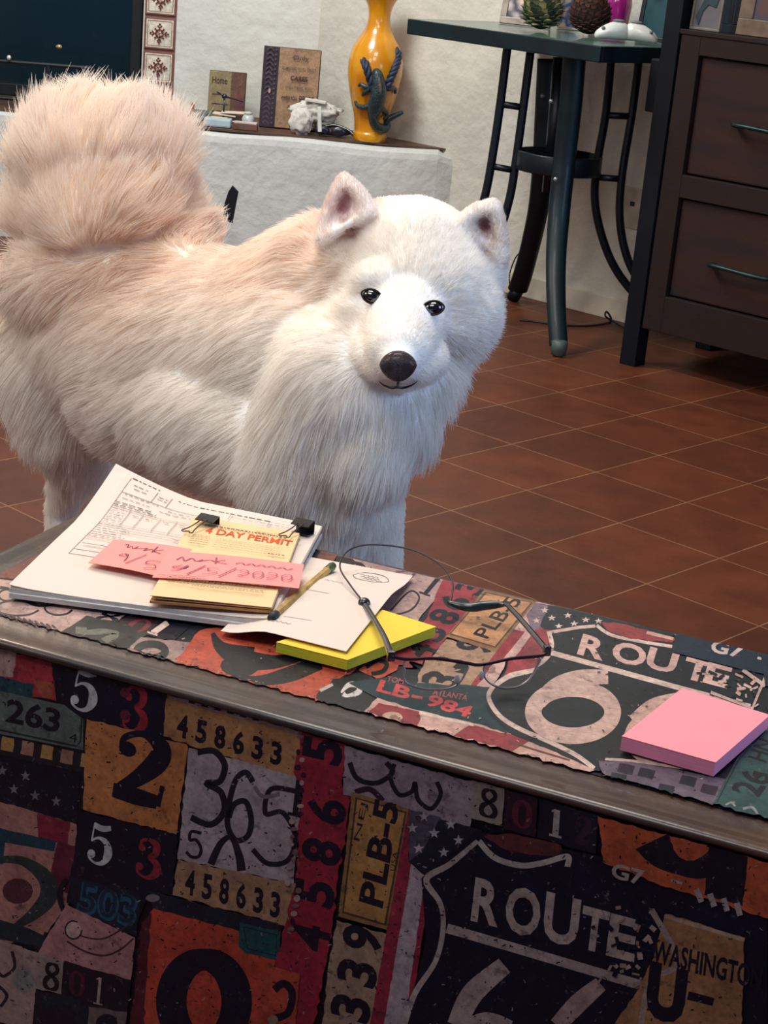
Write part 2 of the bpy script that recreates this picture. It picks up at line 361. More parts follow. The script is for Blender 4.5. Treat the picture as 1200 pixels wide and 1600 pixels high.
# raised plaster hearth with a brown stone slab, rounded nose
def hearth():
    t = thing('raised_hearth', 'long white plaster fireplace bench running along the back wall', 'hearth', (-1.0, 5.6, 0))
    x1 = .145; z1 = HZ
    bm = bm_new(); prof = [(5.433, 0), (5.433, z1-.03), (5.437, z1-.012), (5.447, z1-.003), (5.465, z1), (5.848, z1), (5.848, 0)]; SK = .755/.656
    xs = np.linspace(-2.95, x1, 40); rings = []
    for i, x in enumerate(xs):
        wob = .004*math.sin(x*9)+.003*math.sin(x*23+1); dz = .003*math.sin(x*13)
        dd = max(0, (x-(x1-.035))/.035); rc = .018*dd*dd
        rings.append([bm.verts.new((min(x, XC+(YA-y)*SK-.004), (y+(wob if y < 5.5 else 0)+(rc if y < 5.5 else 0)), z+(dz if z > .2 else 0)-(rc if z > .2 and y < 5.5 else 0))) for y, z in prof])
    for a, b in zip(rings[:-1], rings[1:]):
        for k in range(len(prof)): bm.faces.new((a[k], a[(k+1) % 7], b[(k+1) % 7], b[k]))
    bm.faces.new(rings[0]); bm.faces.new(rings[-1][::-1])
    bmesh.ops.recalc_face_normals(bm, faces=bm.faces)
    part('plaster_body', bm, mat('hearth_plaster', 'C9CAC6', rough=.95, var=.05, scale=5, bump=.4, bscale=22), t)
    pts = [(-2.9, 5.455), (-.55, 5.452), (-.1, 5.46), (.06, 5.468), (.12, 5.475), (.11, 5.485), (-.32, 5.846), (-2.9, 5.846)]
    part('slab', extrude_poly([(x, y, z1+.001) for x, y in pts], (0, 0, .006)), mat('brown_slab', '5E4436', rough=.55, var=.2, scale=14), t)
    return t
hearth()
HT = HZ+.007

# painted ceramic tiles framing the fireplace
def deco_tile(z0, lbl, first):
    w = .098; x0 = -.908; t = thing('decorative_tile', lbl, 'tile', (x0+w/2, YA-.006, z0), 'painted tiles beside the fireplace')
    part('tile_border', box((x0+w/2, YA-.006, z0+w/2), (w, .012, w), bev=.0015), M_TB, t)
    cx, cz = x0+w/2, z0+w/2
    def mp(x, y, l): return (cx+x*w, YA-.0122-l, cz+y*w)
    p = Print(mp, .00025); r = '6E3A34'; cr = 'DCD8C8'
    s = .445; p.poly([(-s, -s), (s, -s), (s, s), (-s, s)], cr, jit=0)
    q = .395
    for a, b in (((-q, -q), (q, -q)), ((q, -q), (q, q)), ((q, q), (-q, q)), ((-q, q), (-q, -q))): p.stroke([a, b], .022, '8A6A60', curve=False)
    for k in range(4):
        a = k*math.pi/2; ca, sa = math.cos(a), math.sin(a)
        R = lambda x, y: (x*ca-y*sa, x*sa+y*ca)
        p.stroke([R(-.14, .17), R(-.1, .10), R(0, .13), R(.1, .10), R(.14, .17)], .035, r)
        p.stroke([R(-.07, .25), R(0, .19), R(.07, .25)], .05, r)
        p.stroke([R(0, .08), R(0, .2)], .03, r, curve=False)
        d = R(0, .29); p.disc(d[0], d[1], .035, r)
        d = R(.075, .075); p.disc(d[0], d[1], .035, r)
        p.stroke([R(.02, .02), R(.09, .03), R(.05, .12)], .018, r)
    p.disc(0, 0, .03, r)
    part('painted_face', p.join([mp(-s, -s, -.0001), mp(s, -s, -.0001), mp(s, s, -.0001)], [(0, 1, 2)], cr), M_TF, t)
    return t
M_TB = mat('tile_brown_border', '7B4C42', rough=.4, var=.1, scale=60); M_TF = print_mat('tile_face', wear=.1, rough=.35, wscale=2)
for k, lb in enumerate(('painted brown and cream tile partly behind the raised tail, lowest of the strip', 'painted brown and cream tile whole in the middle of the strip beside the fireplace', 'painted brown and cream tile cut by the top of the photo')):
    deco_tile(.469+k*.1065, lb, k == 0)
# terracotta edge strip behind the tiles
struct('trim_2', box((-.859, YA-.002, .8), (.102, .006, 1.2)), mat('tile_grout', '8C6258', rough=.7))

# black fireplace door insert with a glass pane
def insert():
    t = thing('fireplace_insert', 'black glass and iron fireplace front left of the painted tiles', 'fireplace insert', (-1.4, YA, HT))
    b = mat('black_iron', '10181E', rough=.5, metal=.3, var=.2)
    bm = bm_new()
    for c, s in (((-1.42, YA-.012, HT+.02), (1.0, .03, .04)), ((-1.42, YA-.012, 1.1), (1.0, .03, .06)), ((-.935, YA-.012, .75), (.03, .03, .75)), ((-1.93, YA-.012, .75), (.04, .03, .75))): add_box(bm, c, s, bev=.004)
    part('frame', bm, b, t)
    g, nt, p = new_mat('dark_glass'); p.inputs['Base Color'].default_value = lin('0A2028'); p.inputs['Roughness'].default_value = .14; p.inputs['Specular IOR Level'].default_value = .6
    part('glass_pane', box((-1.42, YA-.004, .75), (.97, .006, .7)), g, t)
    return t
insert()
def grate():
    # low black log holder on the hearth slab with two bright beads added in place of reflections
    t = thing('log_holder', 'low black iron log holder with beads in place of reflections, added before the fireplace glass', 'log holder', (-1.2, 5.6, HT))
    b = mat('iron_dark', '182026', rough=.5, metal=.2)
    bm = bm_new()
    for x in (-1.36, -1.16): add_tube(bm, [(x, 5.57, HT+.001), (x, 5.57, HT+.13)], .006, seg=8)
    add_tube(bm, [(-1.42, 5.57, HT+.13), (-1.02, 5.57, HT+.135)], .006, seg=8); add_tube(bm, [(-1.4, 5.57, HT+.02), (-1.06, 5.57, HT+.02)], .006, seg=8)
    add_tube(bm, [(-1.02, 5.57, HT+.001), (-1.02, 5.57, HT+.135)], .006, seg=8)
    bmesh.ops.recalc_face_normals(bm, faces=bm.faces); part('frame', bm, b, t)
    p1 = on_y(92, 73, 5.55); part('knob', ellipsoid(p1, (.010, .008, .007)), mat('warm_glint', 'E0C08A', rough=.3, metal=.8), t, True, 'yellow bead in place of a lamp reflection')
    p2 = on_y(14, 90, 5.55); part('knob', ellipsoid(p2, (.007, .007, .008)), mat('white_glint', 'F4F4F0', rough=.2, metal=.5), t, True, 'white bead in place of a glint')
grate()

# wall socket behind the table
c = np.array([.62, 5.013, .325])
t = thing('wall_socket', 'cream wall socket plate on the right wall behind the green metal table', 'wall socket', c)
part('plate', box(c+N_B*.004, (.07, .007, .115), (A_B, N_B, UZ), bev=.002), mat('socket_cream', 'B8AD9C', rough=.5), t)
part('plug_hole', box(c+N_B*.0078+UZ*.012+A_B*.006, (.014, .003, .012), (A_B, N_B, UZ)), mat('socket_dark', '16161C', rough=.6), t)
# ------------------------------------------------------------------ licence plate trunk
TZ = .49; PSI = math.radians(22); TU = np.array([math.cos(PSI), -math.sin(PSI), 0]); TV = np.array([math.sin(PSI), math.cos(PSI), 0])
U0, U1, V0, V1 = -.845, -.01, 1.045, 1.385; VF = 1.049
def uv(u, v, z): return TU*u+TV*v+UZ*z
trunk = thing('trunk', 'low trunk covered with worn licence plate and road sign prints, dark lacquered rim', 'trunk', uv((U0+U1)/2, (V0+V1)/2, 0))
# lid: rounded slab; outline with round corners
def rrect(u0, u1, v0, v1, r, n=7):
    out = []
    for cu, cv, a0 in ((u1-r, v1-r, 0), (u0+r, v1-r, 90), (u0+r, v0+r, 180), (u1-r, v0+r, 270)):
        for k in range(n+1):
            a = math.radians(a0+90*k/n); out.append((cu+r*math.cos(a), cv+r*math.sin(a)))
    return out
bm = bm_new(); prof = [(.042, 0), (.037, .0002), (.031, .0012), (.024, .0022), (.017, .0019), (.010, .0008), (.005, .0006), (.0022, .0012), (.0006, .0026), (0, .0045), (.0007, .0066), (.003, .0076), (.03, .0078)]
rings = []
for ins, dz in prof:
    rings.append([bm.verts.new(Vector(uv(a, b, TZ-dz))) for a, b in rrect(U0+ins, U1-ins, V0+ins, V1-ins*(.35 if ins > .01 else 1), max(.055-ins, .014))])
for a, b in zip(rings[:-1], rings[1:]):
    for k in range(len(a)): bm.faces.new((a[k], b[k], b[(k+1) % len(a)], a[(k+1) % len(a)]))
bm.faces.new(rings[0]); bm.faces.new(rings[-1][::-1]); bmesh.ops.recalc_face_normals(bm, faces=bm.faces)
rimm = mat('dark_lacquered_wood', '4A3020', rough=.38, var=.3, scale=9, dark='1E1C20', coat=.35, stretch=(1, 1, 1), spec=.45, bump=.08, bscale=90)
part('lid_rim', bm, rimm, trunk, True, 'dark brown lacquered rim around the lid')
def mtop(x, y, l):
    q = on_z(x, y, TZ+.0008); v = q@TV; u = q@TU; j = .0016*math.sin(x*.31)+.0012*math.sin(x*.83)
    q = q+TV*(min(max(v, 1.0845+j), V1-.012)-v)+TU*(max(u, U0+.034)-u); return q+UZ*l
INK_T = print_mat('top_print', wear=.6, rough=.42, coat=.25)
INK_F = print_mat('front_print', wear=.55, rough=.5, coat=.1)
# ---- top print
P = Print(mtop)
cream, red, tan, blk, navy, grn, org, gry = 'C9A79B', '92303A', 'B08258', '0A0D1E', '111A28', '1C3A3E', 'B8503A', '8C7B7C'
P.poly([(0, 905), (60, 915), (170, 940), (160, 950), (95, 988), (60, 975), (0, 958)], 'B79C92')
P.poly([(0, 893), (55, 862), (95, 868), (40, 905), (0, 903)], '6E3A36')
for (x, y, a, b) in ((12, 930, 14, 9), (28, 950, 34, 12), (66, 938, 24, 9), (92, 950, 22, 11)):
    P.stroke([(x+a*math.cos(t), y+b*math.sin(t)) for t in np.linspace(.3, 6.0, 9)], 3, '1B1A26')
P.stroke([(0, 918), (15, 921), (30, 930), (20, 938)], 5, '1B1A26')
for x in range(0, 90, 9): P.stroke([(x, 957+x*.25), (x+6, 962+x*.25), (x+10, 972+x*.22)], 3, '4A3038')
P.poly([(135, 962), (160, 945), (205, 955), (176, 977)], 'A08C86'); P.glyph('8', (143, 970), (40, 5), (16, -17), blk, 1.1)
P.poly([(180, 977), (208, 955), (256, 966), (228, 992)], '2A1620'); P.glyph('0', (190, 985), (34, 6), (20, -20), '6E2A32', .9)
P.poly([(228, 992), (256, 966), (300, 975), (270, 1003)], '10141E'); P.stroke([(238, 990), (262, 973)], 9, 'D9BFB2', curve=False); P.stroke([(230, 988), (246, 993)], 3, 'D9BFB2', curve=False)
P.poly([(95, 988), (135, 962), (230, 992), (190, 1018)], '2C312F'); P.stroke([(118, 985), (150, 987), (172, 985), (180, 993), (160, 1003)], 11, '6A7166'); P.stroke([(135, 978), (165, 976), (200, 985), (205, 1000), (175, 1008)], 14, '14201F')
P.poly([(193, 1018), (220, 996), (304, 1006), (262, 1045)], '96807A'); P.stroke([(236+22*math.cos(t), 1018+11*math.sin(t)) for t in np.linspace(0, 6.28, 12, endpoint=False)], 12, '23292A', closed=True)
P.stroke([(205, 1028), (230, 1034), (252, 1040)], 6, '2B2F30')
P.poly([(262, 1046), (312, 986), (380, 975), (600, 1010), (560, 1040), (500, 1100), (455, 1110), (350, 1072)], org, jit=2)
P.stroke([(332, 990, 6), (345, 1012, 20), (375, 1026, 34), (420, 1030, 34), (470, 1020, 26), (500, 1010, 14)], 20, '15181E'); P.disc(375, 1041, 31, '171A1E', 17); P.stroke([(360, 1052, 6), (400, 1064, 14), (450, 1055, 24), (500, 1035, 24)], 12, '171A1E')
P.stroke([(398, 1013), (425, 1018), (450, 1018)], 12, 'C45B42'); P.disc(437, 1012, 24, 'C45B42', 8)
P.poly([(495, 1085), (520, 1062), (575, 1050), (600, 1075), (585, 1100), (555, 1128), (480, 1108)], '161C22', jit=3)
P.stroke([(533, 1083, 3), (545, 1071, 8), (560, 1072, 9), (560, 1082, 9), (543, 1088, 5), (536, 1085, 8)], 6, 'D6D3CC'); P.stroke([(500, 1080), (520, 1070)], 5, 'B8AAA2')
P.poly([(560, 1048), (585, 1028), (625, 1030), (620, 1048), (590, 1062)], org); P.stroke([(572, 1043), (590, 1033), (604, 1038), (598, 1050), (580, 1054)], 7, blk)
P.poly([(545, 900), (560, 868), (640, 880), (702, 902), (690, 925), (640, 985), (560, 965)], 'A98F88'); P.poly([(497, 868), (502, 862), (530, 866), (520, 880), (490, 885)], '7A4A3A')
P.stroke([(535, 878), (562, 882), (570, 892), (555, 900), (530, 896)], 5, '2A1E28'); P.stroke([(610, 955), (640, 925), (655, 935), (640, 955), (600, 965)], 3, '2A1E28'); P.stroke([(600, 900), (650, 890), (640, 905)], 4, '6B5050')
P.stroke([(688, 902), (663, 930)], 6, '16141E', curve=False); P.stroke([(655, 926), (672, 932)], 3, '16141E', curve=False); P.stroke([(685, 899), (695, 903)], 3, '16141E', curve=False)
P.poly([(690, 910), (705, 898), (768, 920), (735, 955), (700, 995), (660, 1045), (620, 1040), (600, 1030), (650, 985), (668, 965)], red, jit=1.5)
for tx, ox, oy in (('3', 703, 916), ('6', 676, 940), ('8', 660, 962), ('5', 640, 988), ('4', 622, 1014)):
    P.text(tx, (ox+6, oy-4) if 0 else (ox+46, oy+18) , (18, -18), (-42, -13), blk, .03)
P.poly([(697, 1000), (672, 1030), (645, 1078), (735, 1090), (752, 1055), (778, 1018)], 'A6866C')
P.text('9', (762, 1026), (16, -16), (-56, -14), blk, .03); P.text('3', (722, 1052), (16, -16), (-58, -12), blk, .03); P.text('3', (708, 1076), (14, -16), (-52, -12), blk, .03)
P.poly([(697, 996), (757, 922), (838, 941), (775, 1020)], '8C6A4A', jit=.6); P.poly([(702, 992), (758, 926), (832, 943), (774, 1014)], '5A4030', jit=0); P.poly([(705, 991), (760, 928), (829, 943), (773, 1011)], 'B98A60', jit=0)
P.text('PLB-50', (762, 1000), (68, -74), (-24, -8), '1A1718', .015)
P.poly([(775, 1020), (838, 941), (872, 948), (760, 1082), (735, 1090)], 'C7A39A', jit=.6)
P.poly([(775, 1020), (803, 985), (820, 988), (775, 1045), (742, 1075), (735, 1072)], red, jit=.6); P.poly([(800, 1035), (850, 965), (872, 970), (862, 1000), (830, 1050), (795, 1080), (775, 1078)], '8E3640', jit=.6)
P.poly([(836, 943), (872, 946), (1060, 985), (1040, 1005), (930, 985), (850, 985), (822, 962)], '16222C', jit=0)
P.poly([(822, 962), (836, 943), (856, 948), (842, 985), (830, 985)], '7A6A78')
for x, y in ((851, 955), (862, 967), (887, 963), (838, 971), (873, 980), (897, 976), (915, 970), (935, 972)): P.star(x, y, 7, 'CDB9B0', 5)
P.poly([(545, 1068), (600, 1060), (790, 1078), (860, 1095), (840, 1165), (780, 1148), (655, 1112), (588, 1092)], '15343A', jit=.5)
P.text('LB', (587, 1081), (50, 14), (8, -18), 'C4484A', .03); P.stroke([(643, 1089), (660, 1093)], 5, 'A8484C', curve=False); P.text('984', (662, 1103), (68, 21), (12, -17), 'C4484A', .03)
P.text('ATLANTA', (675, 1087), (54, 10), (3, -9), 'B4585A', .01); P.text('TOM', (603, 1066), (26, 5), (3, -8), 'B4585A', .01)
P.poly([(562, 1120), (590, 1092), (655, 1112), (740, 1132), (830, 1158), (900, 1190), (930, 1205), (900, 1213), (800, 1180), (700, 1155), (620, 1137)], 'C9A394')
P.poly([(568, 1119), (592, 1100), (655, 1114), (657, 1126), (645, 1142)], '8C2F36'); P.disc(612, 1123, 17, 'BFA18C', 9); P.disc(615, 1123, 7, '8C6A58', 4)
P.poly([(708, 1152), (735, 1134), (830, 1158), (800, 1176)], '8C2F36'); P.poly([(655, 1113), (740, 1133), (740, 1137), (655, 1118)], 'DAC4B4', jit=0)
P.stroke([(795, 1160), (830, 1172), (890, 1190)], 3, '6A4038')
# road shield on the lid
P.poly([(858, 984), (930, 978), (1060, 1006), (1200, 1032), (1200, 1150), (1108, 1250), (1000, 1215), (930, 1206), (860, 1174), (800, 1150), (762, 1115), (760, 1085), (790, 1062), (845, 1040), (858, 1015)], '0F1A22', jit=.6)
P.stroke([(930, 980), (905, 982), (858, 990)], 5, 'C4A89E', curve=False)
P.stroke([(857, 988), (862, 1010), (855, 1028), (835, 1043), (790, 1060), (768, 1078), (764, 1095), (780, 1120), (810, 1140), (860, 1162), (900, 1182), (928, 1203)], 7, 'C9B2A6')
P.stroke([(932, 979), (955, 994), (1000, 1004), (1050, 1012)], 5, 'CDB9AC'); P.poly([(938, 973), (980, 978), (1056, 1000), (1050, 1006), (985, 1000), (950, 988)], '8E3A3E', jit=1); P.stroke([(1010, 990), (1052, 1000)], 5, 'C8A590', curve=False)
P.stroke([(862, 1022), (960, 1049), (1065, 1078), (1172, 1106)], 8, 'C9B2A6', curve=False)
for ch, o, r in (('R', (901, 1024), 40), ('O', (952, 1033), 52), ('U', (1006, 1044), 46), ('T', (1063, 1060), 42), ('E', (1097, 1068), 38)):
    P.text(ch, o, (r, r*.27), (10, -32), 'C9A79C', .03)
P.text('6', (828, 1128), (134, 30), (10, -78), 'C4A89B', .015) if 0 else None
P.stroke([(895+62*math.cos(t)*1, 1115+37*math.sin(t)) for t in np.linspace(0, 6.28, 18, endpoint=False)], 26, 'C2A598', closed=True)
P.stroke([(842, 1100, 22), (868, 1075, 26), (905, 1062, 26), (950, 1060, 22)], 24, 'C2A598')
P.stroke([(1050+62*math.cos(t)*1, 1155+37*math.sin(t)) for t in np.linspace(0, 6.28, 18, endpoint=False)], 26, 'C2A598', closed=True); P.stroke([(990, 1130, 22), (1020, 1106, 24), (1060, 1096, 24)], 24, 'C2A598')
for k in range(46):
    x, y = random.gauss(1150, 30), random.gauss(1078, 14); P.stroke([(x, y), (x+random.uniform(-14, 14), y+random.uniform(-7, 7))], random.uniform(2, 6), random.choice(['0F1A22', 'B79C90', '0F1A22', 'C2A598']), curve=False)
P.stroke([(1110, 1085), (1175, 1110), (1200, 1050)], 5, 'C0A79A', curve=False); P.stroke([(1160, 1050), (1195, 1075)], 6, 'C0A79A', curve=False)
P.poly([(1060, 988), (1210, 1018), (1210, 1060), (1155, 1048), (1050, 1022)], '0D2636', jit=0)
P.text('G7', (1108, 1022), (50, 10), (6, -20), 'C4B6AE', .03); P.stroke([(1183, 1031), (1200, 1035)], 4, 'C4B6AE', curve=False)
P.poly([(935, 1192), (1000, 1195), (1150, 1225), (1112, 1262), (1040, 1240), (940, 1212)], '5F5560')
for k, (x, y) in enumerate(((968, 1196), (1000, 1203), (1065, 1215), (1098, 1228), (1030, 1228), (955, 1210))): P.poly([(x, y), (x+24, y+5), (x+19, y+19), (x-5, y+13)], '1C222C' if k % 3 else '2B2630', jit=1)
P.stroke([(945, 1190), (990, 1193), (1080, 1206)], 4, 'B9A39A')
P.poly([(1113, 1260), (1150, 1190), (1190, 1145), (1240, 1120), (1230, 1300), (1200, 1290)], '2D4E4C', jit=.5); P.stroke([(1119, 1258), (1153, 1192), (1192, 1148)], 2.5, '17302F', curve=False)
P.text('26', (1186, 1250), (24, -34), (-48, -12), '0E1A1C', .03); P.stroke([(1176, 1212), (1188, 1216)], 9, '0E1A1C', curve=False); P.text('HN', (1196, 1196), (14, -32), (-28, -9), '0E1A1C', .02)
P.stroke([(1133, 1262), (1142, 1258), (1148, 1264)], 3, '86928C'); P.stroke([(1160, 1268), (1175, 1266), (1184, 1278)], 4, '8C9890')
P.specks(600, 0, 1200, 870, 1260, ['14161F', '1C1A22', '3A2A2C', '14161F', 'B8A296'], (1, 5), (.6, 1.8))
P.poly([(1195, 1012), (1330, 1044), (1300, 1100), (1195, 1075)], '0D2636', jit=0); P.poly([(1215, 1080), (1330, 1106), (1300, 1190), (1205, 1160)], 'A6866C'); P.poly([(1205, 1165), (1300, 1192), (1280, 1330), (1200, 1320)], red)
P.poly([(1330, 1050), (1470, 1080), (1450, 1200), (1305, 1180)], '7A6A4A'); P.poly([(1300, 1190), (1450, 1215), (1440, 1400), (1285, 1340)], 'B79C92')
P.text('365', (1320, 1280), (90, 26), (10, -60), '1B1A26', .02); P.text('58', (1350, 1150), (70, 20), (10, -50), '12101A', .03)
# body of the top panel (just inside the rim), print laid on it
tp = rrect(U0+.04, U1-.04, V0+.04, V1-.012, .02)
base = [uv(a, b, TZ+.0006) for a, b in tp]
part('lid_print', P.join(base, [tuple(range(len(base)))], '141A26'), INK_T, trunk, label='printed lid with road shield, number plates and stars')

# ---- front print
def mfr(x, y, l):
    q = on_plane(x, y, uv(0, VF, 0), -TV); q[2] = min(max(q[2], .055), TZ-.0085+.0004*math.sin(x*.2)); return q-TV*l
P = Print(mfr)
P.poly([(0, 1015), (80, 1035), (88, 1095), (0, 1080)], 'A0333C'); P.poly([(-8, 1012), (26, 1020), (20, 1058), (-8, 1055)], 'B79A90'); P.poly([(50, 1060), (85, 1068), (80, 1092), (66, 1090)], '9A5038')
P.poly([(-8, 1056), (54, 1070), (50, 1090), (-8, 1080)], '14454E')
P.poly([(-8, 1078), (130, 1108), (130, 1172), (-8, 1145)], '56655F', jit=.4); P.stroke([(-8, 1139), (120, 1166), (126, 1158), (128, 1112)], 3, '202C2E', curve=False)
P.text('263', (8, 1128), (84, 18), (4, -38), '0E1016', .03); P.text('4', (108, 1158), (12, 3), (1, -14), '0E1016')
P.poly([(-8, 1148), (131, 1178), (128, 1207), (-8, 1177)], '1A1A20', jit=0)
for k in range(5): P.poly([(4+k*31, 1150+k*6.6), (22+k*31, 1154+k*6.6), (20+k*31, 1175+k*6.6), (1+k*31, 1171+k*6.6)], 'A5824C' if k % 2 == 0 else '94715C')
P.poly([(-8, 1180), (124, 1210), (120, 1292), (-8, 1256)], '0A0D1E')
for x, y in ((4, 1204), (40, 1212), (22, 1233), (55, 1243), (88, 1252)): P.star(x, y, 8, '6E6C72', 9)
P.poly([(-8, 1250), (120, 1288), (116, 1400), (70, 1462), (-8, 1480)], 'A0736A'); P.poly([(58, 1270), (110, 1284), (106, 1320), (60, 1310)], '7A2434'); P.poly([(90, 1315), (118, 1322), (115, 1400), (75, 1380)], '5E1E30')
P.poly([(-8, 1292), (88, 1314), (85, 1330), (8, 1316), (5, 1350), (-8, 1350)], '0E3B4A', jit=.4)
P.stroke([(-8, 1343, 10), (35, 1345, 14), (70, 1370, 24), (76, 1400, 28), (50, 1430, 18), (12, 1455, 6)], 20, '283A38'); P.disc(28, 1392, 24, '4A2A2C', 20); P.stroke([(-8, 1450, 30), (40, 1462, 26), (66, 1470, 18)], 20, '122A30', curve=False); P.stroke([(60, 1485), (72, 1456)], 4, '122A30', curve=False)
P.poly([(88, 1040), (260, 1080), (262, 1150), (130, 1122), (100, 1100)], '090C1E'); P.glyph('5', (103, 1104), (50, 13), (8, -66), 'B9C2C4', 1.0); P.glyph('3', (184, 1138), (50, 12), (5, -72), '8E2432', 1.0)
P.disc(196, 1082, 8, '5C1C28'); P.disc(196, 1117, 8, '5C1C28')
P.poly([(136, 1123), (294, 1163), (276, 1304), (130, 1264)], 'B27442', jit=1.5); P.glyph('2', (158, 1240), (105, 30), (18, -112), '0A0B1E', 1.15)
P.poly([(262, 1082), (473, 1140), (462, 1216), (256, 1150)], 'A4794E', jit=2); P.poly([(265, 1082), (470, 1135), (466, 1146), (264, 1090)], 'A89A92', jit=2)
for k in range(6): P.poly([(296+k*20, 1092+k*5.3), (306+k*20, 1094+k*5.3), (305+k*20, 1100+k*5.3), (295+k*20, 1098+k*5.3)], '1A1822', jit=0)
def row(t, o, d, r, u): 
    for k, ch in enumerate(t): P.text(ch, (o[0]+d[0]*k, o[1]+d[1]*k), r, u, '0D0C1C', .035)
row('458633', (276, 1150), (29.2, 8.4), (17, 4.6), (3, -36))
P.poly([(296, 1168), (473, 1214), (460, 1380), (278, 1342)], '9F969A', jit=1.5)
P.line_glyph('3', (292, 1282), (62, 16), (12, -118), 10, '16131D'); P.line_glyph('6', (348, 1308), (48, 12), (8, -110), 9, '16131D'); P.line_glyph('5', (390, 1344), (72, 18), (14, -130), 8, '1E1620'); P.line_glyph('5', (290, 1336), (26, 8), (2, -44), 5, '16131D')
P.stroke([(330, 1350, 12), (345, 1318, 10), (362, 1308, 8), (374, 1335, 12), (378, 1360, 14)], 10, '1A141E'); P.stroke([(398, 1228), (412, 1244), (438, 1240)], 6, '6E6B70'); P.stroke([(468, 1218), (462, 1272)], 9, '17141C', curve=False); P.stroke([(450, 1270), (478, 1276)], 5, '17141C', curve=False)
P.poly([(280, 1342), (470, 1382), (460, 1450), (270, 1398)], '9A7A5C', jit=2); row('458633', (289, 1396), (26.6, 7), (15, 4), (3, -40))
P.poly([(126, 1266), (279, 1304), (270, 1400), (236, 1392), (216, 1440), (105, 1410)], '080B1E'); P.glyph('5', (131, 1344), (46, 12), (6, -64), 'B9C2C4', 1.0); P.glyph('3', (206, 1366), (50, 12), (4, -62), '8A2836', 1.0)
P.poly([(108, 1368), (220, 1394), (215, 1462), (120, 1440)], '0C1C2A'); P.text('503', (120, 1426), (92, 24), (6, -50), '14506A', .05); P.text('503', (123, 1422), (86, 22), (6, -46), '0E2A3C', .0)
P.stroke([(105, 1372), (94, 1395), (100, 1420), (112, 1430)], 8, '14101C')
P.poly([(105, 1412), (212, 1464), (205, 1532), (60, 1488)], 'A5797A'); P.stroke([(108, 1448), (130, 1462), (160, 1466), (185, 1455), (208, 1440)], 2.5, '3A2A30'); P.stroke([(106, 1470), (135, 1486), (165, 1492), (190, 1482), (210, 1465)], 3, '3A2A30'); P.disc(116, 1452, 12, 'B59A94', 13); P.stroke([(116+13*math.cos(t), 1452+14*math.sin(t)) for t in np.linspace(0, 5.2, 9)], 2.5, '2A2028')
P.poly([(-8, 1465), (62, 1488), (52, 1608), (-8, 1595)], '9A8480'); P.stroke([(20, 1485), (24, 1510), (8, 1524), (0, 1520)], 5, '221A26'); P.stroke([(0, 1540), (12, 1555), (2, 1572)], 5, '221A26'); P.disc(38, 1530, 16, '7E8480', 20)
P.poly([(62, 1488), (101, 1500), (97, 1553), (57, 1543)], '8C847C'); P.glyph('8', (66, 1542), (28, 7), (4, -42), '12141A', 1.2)
P.poly([(101, 1500), (206, 1530), (198, 1602), (52, 1602), (57, 1545), (97, 1553)], '15131E'); P.glyph('0', (107, 1552), (26, 7), (3, -40), '4A1A28'); P.glyph('1', (142, 1566), (24, 6), (4, -44), 'A9928E', .7); P.stroke([(62, 1570), (100, 1560), (130, 1580), (120, 1600)], 16, '10202A'); P.poly([(140, 1572), (200, 1580), (196, 1605), (138, 1605)], '6E605E'); P.disc(168, 1597, 17, '16161E', 14)
P.poly([(236, 1424), (262, 1398), (440, 1444), (432, 1500), (412, 1608), (203, 1608)], 'B0452F', jit=1.5); P.poly([(212, 1545), (222, 1440), (238, 1424), (232, 1500), (226, 1608), (203, 1608)], '4E1A24', jit=2)
P.stroke([(320+51*math.cos(t), 1564+66*math.sin(t), 34+14*abs(math.cos(t))) for t in np.linspace(0, 6.2832, 20, endpoint=False)], 30, '0A0A1E', closed=True, n=4)
P.poly([(232, 1390), (262, 1398), (445, 1445), (438, 1462), (370, 1452), (240, 1418)], '0E1E2A'); P.poly([(376, 1440), (440, 1455), (437, 1500), (385, 1488), (374, 1478)], '0F4A4C', jit=.5); P.stroke([(382, 1447), (434, 1460), (432, 1492), (388, 1481), (382, 1447)], 2, '092C30', curve=False); P.disc(240, 1402, 11, '6E6A70', 6)
P.poly([(474, 1140), (542, 1160), (536, 1228), (551, 1245), (530, 1370), (516, 1480), (490, 1608), (412, 1608), (432, 1500), (462, 1385), (474, 1225), (460, 1205)], '8E2233', jit=2.5)
for ch, x, y, w in (('5', 534, 1198, 62), ('6', 540, 1292, 62), ('8', 532, 1356, 62), ('5', 522, 1420, 62), ('4', 514, 1490, 58)): P.text(ch, (x, y), (5, -38), (-w, -15), '130F1B', .035)
for k in range(26):
    y = 1150+k*12; x = 475-(k*12)*.09+random.uniform(-6, 6) if y < 1390 else 468-(y-1390)*.2; P.disc(x, y, random.uniform(3, 6), random.choice(['A58E88', '7A5A58', '2A1820']), random.uniform(3, 6))
P.poly([(414, 1505), (470, 1520), (462, 1608), (405, 1608)], 'A84430', jit=1); P.stroke([(430, 1545), (445, 1535), (458, 1550), (452, 1580), (430, 1590)], 12, '120F1A'); P.disc(428, 1592, 8, '8E7A64')
P.poly([(540, 1164), (748, 1222), (736, 1290), (650, 1270), (538, 1240)], '8E7F88', jit=1.5); P.stroke([(548, 1190), (560, 1215), (590, 1222), (615, 1205), (605, 1190)], 8, '17131F'); P.stroke([(618, 1192), (612, 1215), (625, 1240), (645, 1235), (650, 1222), (655, 1248), (675, 1262), (690, 1240), (684, 1220)], 7, '17131F'); P.stroke([(600, 1250), (580, 1232), (556, 1236)], 9, '2A1824')
P.poly([(552, 1236), (642, 1262), (608, 1452), (530, 1430)], '8A6A3E', jit=.8); P.poly([(557, 1244), (637, 1267), (605, 1445), (536, 1425)], '4A3526', jit=0); P.poly([(560, 1247), (634, 1269), (602, 1441), (539, 1422)], 'AA8048', jit=0)
